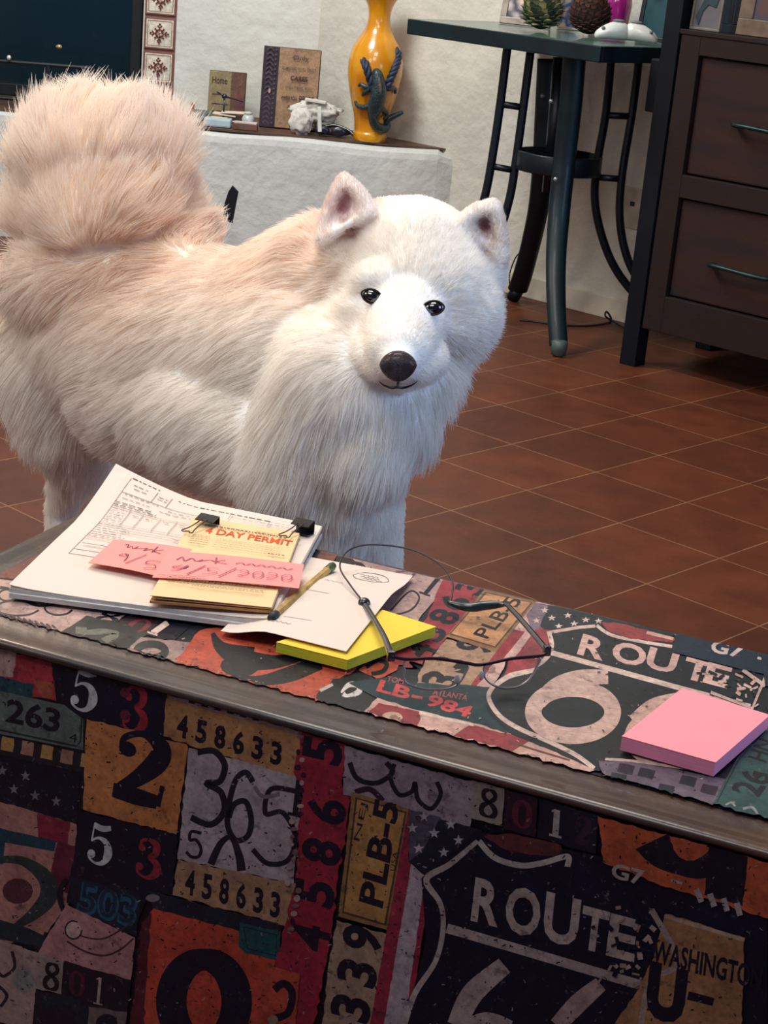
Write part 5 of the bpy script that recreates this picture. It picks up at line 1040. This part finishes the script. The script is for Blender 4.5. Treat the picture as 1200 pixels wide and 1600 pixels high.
# yellow vase with a rope and a green lizard
def vase():
    y = 5.50; b = on_y(576, 231, y); b[2] = HT+.0005; K = lambda x, yy, d=y: on_y(x, yy, d)
    t = thing('vase', 'tall yellow ceramic vase with a green lizard and blue rope on the hearth', 'vase', b)
    s = y/2750*1.0; H = 217*s*1.02
    prof_px = [(24.5, 0), (26, 5), (26, 12), (24.5, 17), (27, 40), (33, 62), (38, 85), (41.5, 108), (41, 130), (36, 150), (28, 165), (20.5, 178), (17, 192), (17, 205), (20, 217), (26, 228), (31, 234)]
    k = 217/234
    prof = [(r*s, h*s*k*1.0) for r, h in prof_px]
    inner = [(r-.004, h) for r, h in prof[::-1][:6]]
    P2 = catmull(prof, 4); P2 = [(0.02, 0)]+[tuple(q) for q in P2]+inner
    bm = lathe(P2, b, 48); o = part('body', bm, mat('yellow_glaze', 'DE9A12', rough=.25, var=.10, scale=8, dark='B8700C', coat=.7), t, True)
    axis = b
    def surf(x, yy, off=0.0):
        """point on the front of the vase under a pixel"""
        p = K(x, yy); h = p[2]-b[2]; r = np.interp(h, [q[1] for q in prof], [q[0] for q in prof]); dx = p[0]-b[0]
        dx = max(-r*.97, min(r*.97, dx)); return np.array([b[0]+dx, b[1]-math.sqrt(max(r*r-dx*dx, 0))-off, p[2]])
    rope = mat('blue_rope', '1E3450', rough=.6, var=.3, scale=60, dark='101C2E')
    def twist(pts, R):
        P3 = catmull(pts, 10); bm = bm_new(); n = len(P3)
        for ph in (0, 2.1, 4.2):
            q = []
            for i in range(n):
                tt = P3[min(i+1, n-1)]-P3[max(i-1, 0)]; tt /= np.linalg.norm(tt); u = np.cross(tt, (0, 1., 0)); u /= np.linalg.norm(u); v = np.cross(tt, u); a = ph+i*.42
                q.append(P3[i]+R*.5*(math.cos(a)*u+math.sin(a)*v))
            add_tube(bm, q, R*.58, seg=7)
        bmesh.ops.recalc_face_normals(bm, faces=bm.faces); return bm
    part('rope', twist([surf(586, 140, .010), surf(580, 120, .012), surf(574, 100, .012), K(568, 86)+np.array([0, -.045, 0]), K(570, 74)+np.array([0, -.035, 0]), K(580, 68)+np.array([.0, -.02, 0])], .012), rope, t, True, 'left blue rope handle')
    part('rope', twist([surf(605, 135, .010), surf(612, 118, .012), surf(618, 104, .012), K(622, 92)+np.array([0, -.045, 0]), K(621, 80)+np.array([0, -.035, 0]), K(611, 76)+np.array([0, -.02, 0])], .012), rope, t, True, 'right blue rope handle')
    gm = mat('lizard_green', '1E3A3C', rough=.45, var=.3, scale=70, dark='10202A', coat=.3, bump=.2, bscale=200)
    bm = bm_new(); add_tube(bm, catmull([surf(588, 104, .010), surf(591, 112, .016), surf(593, 128, .020), surf(592, 146, .022), surf(588, 162, .020), surf(584, 176, .014), surf(586, 190, .010), surf(598, 199, .010), surf(612, 197, .010), surf(624, 187, .012), K(630, 174)+np.array([0, -.02, 0])], 6), [.006, .016, .021, .025, .024, .02, .013, .014, .014, .013, .010, .006], seg=12)
    for pts in ([(586, 128), (574, 132), (566, 128), (562, 131)], [(584, 130), (572, 140), (568, 146)], [(600, 132), (610, 135), (618, 136), (618, 144)], [(583, 160), (570, 164), (560, 162), (556, 155)], [(592, 164), (602, 170), (605, 178), (600, 184)]):
        add_tube(bm, catmull([surf(x, yy, .013) for x, yy in pts], 4), [.010, .008, .006, .004], seg=8)
    bmesh.ops.recalc_face_normals(bm, faces=bm.faces); part('lizard', bm, gm, t, True, 'dark green lizard clinging to the vase')
    part('lizard_back_stripe', tube(catmull([surf(594, 116, .034), surf(596, 132, .040), surf(595, 150, .040), surf(590, 168, .032)], 6), [.003, .006, .006, .003], seg=8), mat('lizard_stripe', '6A5E50', rough=.6, var=.3, scale=90), t, True, 'brown ridge on its back')
vase()
# black fireplace shovel behind the dog
a, b = on_y(352, 345, 5.2), on_y(368, 292, 5.2)
t = thing('fireplace_shovel', 'black blade of a fireplace shovel sticking up behind the back of the dog', 'shovel', (a[0]-.02, 5.2, 0))
d = (b-a)/np.linalg.norm(b-a); w_ = np.cross(d, (0, 1., 0)); 
part('blade', extrude_poly([a-w_*.022, a+w_*.018, b+w_*.016+d*-.02, b+w_*.010, b-w_*.012+d*-.012], Vector((0, .012, 0))), mat('shovel_black', '101820', rough=.5, metal=.4), t)
part('shaft', tube([a+np.array([0, .006, 0]), (a[0]-.05, 5.206, .0)], .008, seg=10), bpy.data.materials['shovel_black'], t, True)
# ------------------------------------------------------------------ the white dog
def W3(x, y, d): return on_y(x, y, d)
PXM = lambda d: d/2650.0        # metres per pixel at depth d
dog = thing('dog', 'fluffy white dog with curled tail standing behind the trunk and looking at the camera', 'dog', (-.2, 2.05, 0))
caps = []   # p0, r0, p1, r1, region
def cap(x0, y0, d0, r0, x1, y1, d1, r1, reg): caps.append((W3(x0, y0, d0), r0*PXM(d0), W3(x1, y1, d1), r1*PXM(d1), reg))
def capw(p0, r0, p1, r1, reg): caps.append((np.array(p0, float), r0, np.array(p1, float), r1, reg))
# trunk of the body
cap(480, 560, 2.00, 158, 250, 545, 2.15, 160, 'body')
cap(250, 545, 2.15, 150, 135, 500, 2.26, 128, 'rump')
cap(430, 500, 2.03, 118, 530, 445, 1.99, 95, 'neck')
cap(545, 600, 1.90, 128, 480, 720, 1.90, 110, 'chest')
cap(590, 560, 1.90, 112, 560, 700, 1.87, 88, 'chest')
cap(620, 530, 1.93, 105, 600, 640, 1.89, 90, 'chest')
cap(330, 640, 2.0, 110, 470, 700, 1.93, 118, 'body')
cap(95, 440, 2.19, 84, 165, 440, 2.15, 88, 'rump'); cap(165, 440, 2.15, 88, 270, 440, 2.11, 76, 'rump'); cap(130, 340, 2.13, 66, 205, 318, 2.12, 66, 'tail'); cap(500, 402, 1.99, 62, 440, 450, 2.02, 80, 'neck'); cap(230, 600, 2.12, 122, 340, 640, 2.02, 122, 'body'); cap(400, 560, 2.03, 128, 520, 620, 1.94, 124, 'body')
cap(540, 760, 1.87, 62, 500, 850, 1.90, 60, 'chest')
# head
cap(648, 415, 1.945, 102, 655, 455, 1.93, 112, 'head')
cap(604, 364, 1.96, 52, 640, 380, 1.95, 70, 'head'); cap(696, 382, 1.955, 50, 650, 380, 1.95, 70, 'head')
cap(620, 470, 1.93, 92, 690, 480, 1.93, 92, 'head')
cap(575, 515, 1.92, 52, 560, 440, 1.96, 50, 'cheek'); cap(735, 505, 1.93, 42, 742, 440, 1.96, 40, 'cheek')
cap(655, 560, 1.92, 76, 650, 590, 1.90, 66, 'chest')
cap(632, 500, 1.853, 62, 622, 546, 1.800, 50, 'muzzle')
cap(622, 556, 1.795, 44, 622, 566, 1.770, 28, 'muzzle')
cap(600, 570, 1.797, 28, 585, 552, 1.835, 40, 'muzzle'); cap(646, 574, 1.797, 27, 662, 560, 1.835, 38, 'muzzle')
cap(620, 592, 1.795, 17, 625, 580, 1.84, 32, 'muzzle')
# brow ridges
cap(578, 437, 1.872, 26, 600, 436, 1.868, 26, 'head'); cap(668, 452, 1.872, 26, 692, 456, 1.876, 24, 'head')
cap(560, 490, 1.875, 36, 600, 500, 1.855, 30, 'head'); cap(668, 505, 1.865, 30, 705, 505, 1.885, 36, 'head')
# ears: rim strips and back plate
def ear(bl, br, tp, d, dt, cup, reg='ear'):
    BL, BR, TP = W3(*bl, d), W3(*br, d), W3(*tp, dt); s = PXM(d)
    for k in range(9):
        t = k/8; bulge = 10*math.sin(math.pi*t)
        a = BL*(1-t)+TP*t; b = BR*(1-t)+TP*t
        side = (BR-BL)/np.linalg.norm(BR-BL)
        a = a-side*bulge*s*.8; b = b+side*bulge*s*.6
        m = (a+b)/2+np.array([0, cup*math.sin(math.pi*min(1, (1-t)*.9+.1)), 0])
        capw(a, 9.5*s, m, 7*s, 'earback'); capw(m, 7*s, b, 9.5*s, 'earback')
        if k < 8:
            t2 = (k+1)/8; b2 = 10*math.sin(math.pi*t2)
            capw(a, 11*s, BL*(1-t2)+TP*t2-side*b2*s*.8, 10*s, 'ear'); capw(b, 11*s, BR*(1-t2)+TP*t2+side*b2*s*.6, 10*s, 'ear')
    capw(TP, 10*s, TP+np.array([0, .006, 0]), 9*s, 'ear')
cap(512, 385, 1.925, 16, 550, 410, 1.94, 40, 'head'); cap(574, 345, 1.925, 14, 590, 380, 1.93, 30, 'head'); cap(782, 398, 1.93, 13, 755, 430, 1.94, 34, 'head'); cap(724, 362, 1.935, 14, 715, 395, 1.94, 34, 'head'); cap(530, 375, 1.95, 22, 555, 370, 1.955, 26, 'earback'); cap(745, 385, 1.95, 18, 762, 405, 1.95, 20, 'earback')
ear((503, 374), (578, 332), (537, 281), 1.915, 1.945, .042)
ear((718, 354), (784, 402), (771, 322), 1.925, 1.935, .042)
# tail curled over the back
TC = W3(165, 440, 2.24)
cap(118, 310, 2.20, 84, 140, 250, 2.18, 90, 'tail'); cap(140, 250, 2.18, 88, 205, 245, 2.16, 84, 'tail'); cap(200, 250, 2.16, 76, 228, 310, 2.18, 66, 'tail'); cap(85, 260, 2.2, 58, 100, 215, 2.2, 50, 'tail')
cap(185, 390, 2.2, 90, 228, 345, 2.19, 74, 'tail'); cap(240, 375, 2.18, 56, 296, 392, 2.14, 52, 'tail'); cap(100, 340, 2.2, 80, 150, 400, 2.22, 90, 'tail')
# legs: near and far hind leg, near and far front leg
hk = W3(95, 690, 2.22)
cap(110, 560, 2.25, 112, 100, 640, 2.24, 78, 'thigh')
cap(105, 640, 2.24, 74, 122, 720, 2.26, 44, 'thigh')
capw(W3(122, 715, 2.26), .032, W3(96, 795, 2.30), .021, 'leg')
hx = W3(96, 795, 2.30); capw(hx, .022, (hx[0]+.012, 2.275, .035), .021, 'leg'); capw((hx[0]+.012, 2.275, .028), .027, (hx[0]+.045, 2.225, .026), .026, 'paw')
q = np.array([.10, .13, 0]); 
capw(W3(150, 560, 2.38), .085, W3(150, 680, 2.38), .045, 'thigh'); capw(W3(150, 680, 2.38), .032, (hx[0]+.09, 2.43, .2), .021, 'leg'); capw((hx[0]+.09, 2.43, .2), .021, (hx[0]+.11, 2.40, .035), .02, 'leg'); capw((hx[0]+.11, 2.40, .028), .026, (hx[0]+.14, 2.35, .026), .025, 'paw')
capw(W3(480, 790, 1.92), .055, (-.085, 1.93, .2), .033, 'leg'); capw((-.085, 1.93, .2), .031, (-.083, 1.94, .04), .025, 'leg'); capw((-.083, 1.935, .03), .029, (-.073, 1.895, .027), .027, 'paw')
capw(W3(560, 760, 2.02), .055, (.0, 2.03, .2), .033, 'leg'); capw((.0, 2.03, .2), .031, (.0, 2.04, .04), .025, 'leg'); capw((.0, 2.035, .03), .029, (.01, 1.995, .027), .027, 'paw')
REG = [c[4] for c in caps]
bm = bm_new()
for a, ra, b, rb, reg in caps:
    n = max(2, int(np.linalg.norm(b-a)/max(.25*min(ra, rb), .004))+1); n = min(n, 14)
    for k in range(n+1):
        t = k/n; p = a*(1-t)+b*t; r = ra*(1-t)+rb*t
        bmesh.ops.create_icosphere(bm, subdivisions=3 if r > .03 else 2, radius=r, matrix=Matrix.Translation(Vector(p)))
tmp = bpy.data.meshes.new('tmp'); bm.to_mesh(tmp); bm.free(); to = bpy.data.objects.new('tmp', tmp); COL.objects.link(to)
rm = to.modifiers.new('r', 'REMESH'); rm.mode = 'VOXEL'; rm.voxel_size = .0042; rm.use_smooth_shade = True
sm = to.modifiers.new('s', 'SMOOTH'); sm.factor = .6; sm.iterations = 5
dg = bpy.context.evaluated_depsgraph_get(); body_me = bpy.data.meshes.new_from_object(to.evaluated_get(dg)); bpy.data.objects.remove(to)
nv = len(body_me.vertices); VV = np.empty(nv*3); body_me.vertices.foreach_get('co', VV); VV = VV.reshape(-1, 3)

# eye sockets: push the surface in a little
EYES = [(581, 463, 1.0), (677, 481, 1.0)]
# distance of a point to every capsule -> blend of regions
A = np.array([c[0] for c in caps]); B = np.array([c[2] for c in caps]); RA = np.array([c[1] for c in caps]); RB = np.array([c[3] for c in caps])
def capdist(P):
    out = np.empty((len(P), len(caps)))
    for i in range(len(caps)):
        d = B[i]-A[i]; L2 = d@d+1e-12; t = np.clip(((P-A[i])@d)/L2, 0, 1)
        out[:, i] = np.linalg.norm(P-(A[i]+t[:, None]*d), axis=1)-(RA[i]*(1-t)+RB[i]*t)
    return out
REGS = ['body', 'rump', 'neck', 'chest', 'head', 'cheek', 'muzzle', 'ear', 'earback', 'tail', 'thigh', 'leg', 'paw']
ridx = np.array([REGS.index(r) for r in REG])
def region_w(P, soft=.012):
    D = capdist(P); w = np.exp(-np.clip(D-D.min(1, keepdims=True), 0, .3)/soft); W_ = np.zeros((len(P), len(REGS)))
    for k in range(len(REGS)): W_[:, k] = w[:, ridx == k].sum(1) if (ridx == k).any() else 0
    return W_/W_.sum(1, keepdims=True)
#            len    normal  flow(x,y,z)            radius
TAB = {'body': (.036, .30, (-.75, .30, -.55)), 'rump': (.036, .32, (-.55, .3, -.75)), 'neck': (.034, .3, (-.6, .35, -.6)),
       'chest': (.034, .28, (-.15, .0, -1)), 'head': (.011, .45, (0, .7, .3)), 'cheek': (.026, .5, (0, .6, -.55)), 'muzzle': (.006, .38, (0, .8, .25)),
       'ear': (.008, .7, (0, .2, .5)), 'earback': (.004, .5, (0, .0, .6)), 'tail': (.044, .62, (0, 0, .1)), 'thigh': (.034, .4, (-.3, .2, -.9)), 'leg': (.012, .35, (0, 0, -1)), 'paw': (.006, .4, (0, -.6, -.4))}
LEN = np.array([TAB[r][0] for r in REGS]); NRM = np.array([TAB[r][1] for r in REGS]); FLO = np.array([TAB[r][2] for r in REGS], float); FLO /= np.linalg.norm(FLO, axis=1, keepdims=True)

wt = region_w(VV)
eyeP = []
def frontpoint(x, y):
    """first hit of the pixel's ray on the body mesh"""
    r = ray(x, y); r = r/np.linalg.norm(r)
    t = VV-CP; s = t@r; dist = np.linalg.norm(t-s[:, None]*r, axis=1); ok = dist < .006
    return CP+r*s[ok].min(), r
white = np.array(lin('FCF9F4')[:3]); cream = np.array(lin('F9E4D0')[:3]); pink = np.array(lin('B9808A')[:3]); dkpink = np.array(lin('7A4650')[:3])
# cream tint on back, tail and ear backs
def tint(P):
    c = np.tile(white, (len(P), 1)); n = len(P)
    def blob(x, y, d, r, col, amt):
        q = W3(x, y, d); w = np.exp(-(np.linalg.norm(P-q, axis=1)/r)**2)*amt; c[:] = c*(1-w[:, None])+np.array(col)*w[:, None]
    blob(170, 300, 2.15, .13, cream, .5); blob(250, 420, 2.1, .12, cream, .55); blob(420, 420, 2.0, .08, cream, .5); blob(500, 400, 1.95, .05, cream, .35); blob(575, 540, 1.85, .02, cream, .5); blob(100, 420, 2.2, .08, cream, .4)
    blob(640, 520, 1.85, .03, lin('F0DCD2')[:3], .5)
    return c
bc = tint(VV)
e1 = W3(540, 352, 1.965); e2 = W3(757, 385, 1.955)
for q, r in ((W3(543, 335, 1.955), .026), (W3(545, 355, 1.96), .018), (W3(760, 365, 1.955), .02), (W3(757, 390, 1.955), .017)):
    w = np.exp(-(np.linalg.norm(VV-q, axis=1)/r)**2)*np.clip(wt[:, REGS.index('earback')]*2, 0, 1)*1.5; w = np.clip(w, 0, 1)[:, None]; bc = bc*(1-w)+pink*w
ca = body_me.color_attributes.new('Coat', 'FLOAT_COLOR', 'POINT'); ca.data.foreach_set('color', np.c_[bc, np.ones(nv)].astype(np.float32).ravel())
def coat_mat(name, attr, rough=.9, hair=False):
    m, nt, b = new_mat(name); at = nt.nodes.new('ShaderNodeAttribute'); at.attribute_name = attr
    nt.links.new(at.outputs['Color'], b.inputs['Base Color']); b.inputs['Roughness'].default_value = rough; b.inputs['Specular IOR Level'].default_value = .15
    if hair:
        tr = nt.nodes.new('ShaderNodeBsdfTranslucent'); nt.links.new(at.outputs['Color'], tr.inputs[0]); mx = nt.nodes.new('ShaderNodeMixShader'); mx.inputs[0].default_value = .5
        nt.links.new(b.outputs[0], mx.inputs[1]); nt.links.new(tr.outputs[0], mx.inputs[2]); nt.links.new(mx.outputs[0], nt.nodes['Material Output'].inputs[0])
    return m
body_me.materials.clear()
for p in body_me.polygons: p.use_smooth = True
body_me.calc_loop_triangles()
tri = np.empty(len(body_me.loop_triangles)*3, np.int32); body_me.loop_triangles.foreach_get('vertices', tri); tri = tri.reshape(-1, 3)
VN = np.empty(nv*3, np.float32); body_me.vertex_normals.foreach_get('vector', VN); VN = VN.reshape(-1, 3).astype(float)
p0, p1, p2 = VV[tri[:, 0]], VV[tri[:, 1]], VV[tri[:, 2]]
ar = np.linalg.norm(np.cross(p1-p0, p2-p0), axis=1)/2; cen = (p0+p1+p2)/3
wr = wt[tri[:, 0]]; Ltri = wr@LEN
HEADC = W3(640, 450, 1.93)
# nose, eyes, mouth positions
NOSE, nr = frontpoint(622, 566)
dens = ar/np.clip(Ltri, .004, .04)**.9
tocam = CP-cen; tocam /= np.linalg.norm(tocam, axis=1, keepdims=True); fn = np.cross(p1-p0, p2-p0); fn /= np.linalg.norm(fn, axis=1, keepdims=True)+1e-12
facing = (fn*tocam).sum(1); dens *= np.where(facing > -.25, 1, .35)
NSTR = 230000
pick = RNG.choice(len(tri), NSTR, p=dens/dens.sum()); u = RNG.random((NSTR, 2)); fl = u.sum(1) > 1; u[fl] = 1-u[fl]
root = p0[pick]+u[:, :1]*(p1-p0)[pick]+u[:, 1:]*(p2-p0)[pick]
nrm = VN[tri[pick, 0]]*(1-u.sum(1))[:, None]+VN[tri[pick, 1]]*u[:, :1]+VN[tri[pick, 2]]*u[:, 1:]; nrm /= np.linalg.norm(nrm, axis=1, keepdims=True)
w = region_w(root, .015); L = w@LEN; a = w@NRM; flow = w@FLO
# tail: hair stands away from the tail centre
wtail = w[:, REGS.index('tail')][:, None]; rad = root-TC; rad[:, 1] *= .12; rad /= np.linalg.norm(rad, axis=1, keepdims=True)+1e-9
flow = flow*(1-wtail)+rad*wtail
# head and face: hair runs away from the nose
wh = (w[:, REGS.index('head')]+w[:, REGS.index('muzzle')]+w[:, REGS.index('cheek')]+.3*w[:, REGS.index('chest')]*(np.linalg.norm(root-HEADC, axis=1) < .15))[:, None]; wh = np.clip(wh, 0, 1)
away = root-NOSE; away /= np.linalg.norm(away, axis=1, keepdims=True)+1e-9
flow = flow*(1-wh)+away*wh
# low frequency swirl for tufts
def fbm(P, sc, seed):
    out = np.zeros((len(P), 3)); rg = np.random.default_rng(seed)
    for o in range(7):
        k = rg.normal(size=(3, 3)); k /= np.linalg.norm(k, axis=1, keepdims=True); f = sc*(1.45**o)*.6; ph = rg.random(3)*6.28
        out += np.sin(P@k.T*f+ph)/(1.25**o)
    return out/3
flow = flow+fbm(root, 45, 1)*.30*np.clip(L/.03, .1, 1)[:, None]+fbm(root, 150, 2)*.15*np.clip(L/.03, .1, 1)[:, None]
tg = flow-(flow*nrm).sum(1, keepdims=True)*nrm; tg /= np.linalg.norm(tg, axis=1, keepdims=True)+1e-9
a = a*(1-.75*w[:, REGS.index('tail')]*np.clip(-nrm[:, 1], 0, 1)); a = np.clip(a, 0, 1)[:, None]
dirn = nrm*a+tg*np.sqrt(1-np.clip(a, 0, .999)**2); dirn += RNG.normal(size=dirn.shape)*.10; dirn /= np.linalg.norm(dirn, axis=1, keepdims=True)
L = L*RNG.uniform(.55, 1.15, NSTR)*(1+.25*fbm(root, 60, 5)[:, 0])
wisp = (w[:, REGS.index('tail')] > .6) & (root[:, 2] > TC[2]+.16) & (RNG.random(NSTR) < .25); L = np.where(wisp, L*RNG.uniform(1.0, 1.5, NSTR), L)
# keep face clear around eyes and nose
eye3 = []
for x, y, s in EYES: eye3.append(frontpoint(x, y)[0])
keep = np.ones(NSTR, bool)
for e in eye3:
    dd = np.linalg.norm(root-e, axis=1); keep &= dd > .0096; L *= np.clip((dd-.004)/.03, .3, 1)
dn = np.linalg.norm(root-NOSE, axis=1); keep &= dn > .016; L *= np.clip((dn-.005)/.04, .3, 1)
ein = w[:, REGS.index('earback')]; keep &= ~((ein > .5) & (RNG.random(NSTR) < .85) & (nrm[:, 1] < 0))
root, nrm, dirn, L, tg, w = root[keep], nrm[keep], dirn[keep], L[keep], tg[keep], w[keep]; N = len(root)
# clumps
NG = 5200; gi = RNG.choice(N, NG, replace=False); kd = kdtree.KDTree(NG)
for k, i in enumerate(gi): kd.insert(root[i], k)
kd.balance(); near = np.array([kd.find(r)[1] for r in root])
SEG = 5; ts = np.linspace(0, 1, SEG); pts = np.empty((N, SEG, 3)); curl = tg*.35+np.array([0, 0, -.30])
wt_ = w[:, REGS.index('tail')]; curl = curl*(1-.75*wt_)[:, None]
for k, t in enumerate(ts): pts[:, k] = root-nrm*(.0006*np.clip(L/.012, 0, 2))[:, None]+(dirn*t+curl*t*t*.5)*L[:, None]
gp = pts[gi][near]; cl = np.clip(L/.03, 0, 1)*.34
sameL = (L/np.maximum(L[gi][near], 1e-4))
for k, t in enumerate(ts):
    f = (cl*t**1.3)[:, None]; pts[:, k] = pts[:, k]*(1-f)+(gp[:, k]+(root-root[gi][near])*.25)*f
colr = tint(root)*RNG.uniform(.93, 1.03, (N, 1))
for q, r, col, am in ((W3(543, 332, 1.95), .029, lin('D8A8A0')[:3], .9), (W3(545, 352, 1.955), .013, lin('7A4048')[:3], .95), (W3(762, 366, 1.95), .026, lin('C09A88')[:3], .9), (W3(757, 388, 1.95), .012, lin('A86A70')[:3], .9)):
    k_ = np.exp(-(np.linalg.norm(root-q, axis=1)/r)**2)*np.clip(w[:, REGS.index('earback')]*3, 0, 1)*am*(nrm[:, 1] < .2); colr = colr*(1-k_[:, None])+np.array(col)*k_[:, None]

hc = bpy.data.hair_curves.new('fur'); hc.add_curves([SEG]*N); hc.position_data.foreach_set('vector', (pts-np.array(dog.location)).astype(np.float32).ravel())
base_r = np.clip(.00042*(L/.03)**.3, .00018, .0005); rads = base_r[:, None]*np.array([1, .95, .8, .55, .12])[None]
at = hc.attributes.get('radius') or hc.attributes.new('radius', 'FLOAT', 'POINT'); at.data.foreach_set('value', rads.astype(np.float32).ravel())
at = hc.attributes.new('Coat', 'FLOAT_COLOR', 'CURVE'); at.data.foreach_set('color', np.c_[colr, np.ones(N)].astype(np.float32).ravel())
hc.materials.append(coat_mat('fur_hair', 'Coat', hair=True))
body = part('body', body_me, coat_mat('dog_skin_coat', 'Coat'), dog, True)
fur = bpy.data.objects.new('fur', hc); COL.objects.link(fur); fur.parent = dog; fur['kind'] = 'stuff'

# eyes
blk = mat('eye_dark', '0A080C', rough=.06, spec=.9, coat=1, var=0); lid = mat('eyelid_dark', '1A1216', rough=.5, var=0)
for (x, y, s), e, (dx, dy) in zip(EYES, eye3, ((.92, .36), (.99, -.08))):
    r = ray(x, y); r /= np.linalg.norm(r); sx = PXM(1.85)
    hx_ = (CR*dx+CD*dy); hx_ /= np.linalg.norm(hx_); hx_ -= (hx_@r)*r; hx_ /= np.linalg.norm(hx_); hy = np.cross(r, hx_)
    c = e+r*.0022
    t = part('eye', ellipsoid(c, (14.5*sx, 10.2*sx, .0065), (hx_, hy, r)), blk, dog, True)
    ring = [c-r*.0026+hx_*sx*16.5*math.cos(a_)+hy*sx*10.6*math.sin(a_)*(1-.35*math.cos(a_)**4) for a_ in np.linspace(0, 2*math.pi, 20, endpoint=False)]
    part('eyelid', tube(ring, .0011, seg=6, closed=True), lid, dog, True, 'thin dark eye rim')
# nose
nd = -nr; right = CR-(CR@nd)*nd; right /= np.linalg.norm(right); up = np.cross(nd, right); up = up if up[2] > 0 else -up
s = PXM(1.77); nc = W3(622, 571, 1.752)
bm = ellipsoid((0, 0, 0), (1, 1, 1), sub=4)
for v in bm.verts:
    x, y, z = v.co; k = 1-.22*max(0, -y)-.10*max(0, y); x2 = x*k*29*s; y2 = (y*.92 if y > 0 else y)*25*s; z2 = z*17*s*(1+.15*y)
    for sg in (-1, 1):
        dd = math.hypot(x*29-sg*14, y*25+5); z2 -= 3.6*s*math.exp(-(dd/5.0)**2) if z > 0 else 0
    z2 -= (2.0*s*math.exp(-(x*29/2.4)**2)*(1 if y < .1 else .3)) if z > 0 else 0
    v.co = Vector(nc)+Vector(right)*x2+Vector(up)*y2+Vector(nd)*z2
part('nose', bm, mat('nose_leather', '33202A', rough=.42, var=.1, scale=300, bump=.3, bscale=900, coat=.2), dog, True)
# mouth line
mp_ = [frontpoint(x, y)[0]-nr*.001 for x, y in ((592, 596), (600, 602), (612, 606), (620, 605), (630, 606), (643, 602), (652, 596))]
part('mouth', tube(catmull(mp_, 5), [.0003, .0009, .0014, .0013, .0014, .0009, .0003], seg=8), mat('lip_dark', '2E2228', rough=.5), dog, True, 'thin dark lip line')
mp_ = [nc-up*25*s+nd*.003, frontpoint(621, 603)[0]-nr*.001]
part('lip_cleft', tube(mp_, [.0012, .0014], seg=6), bpy.data.materials['lip_dark'], dog, True)
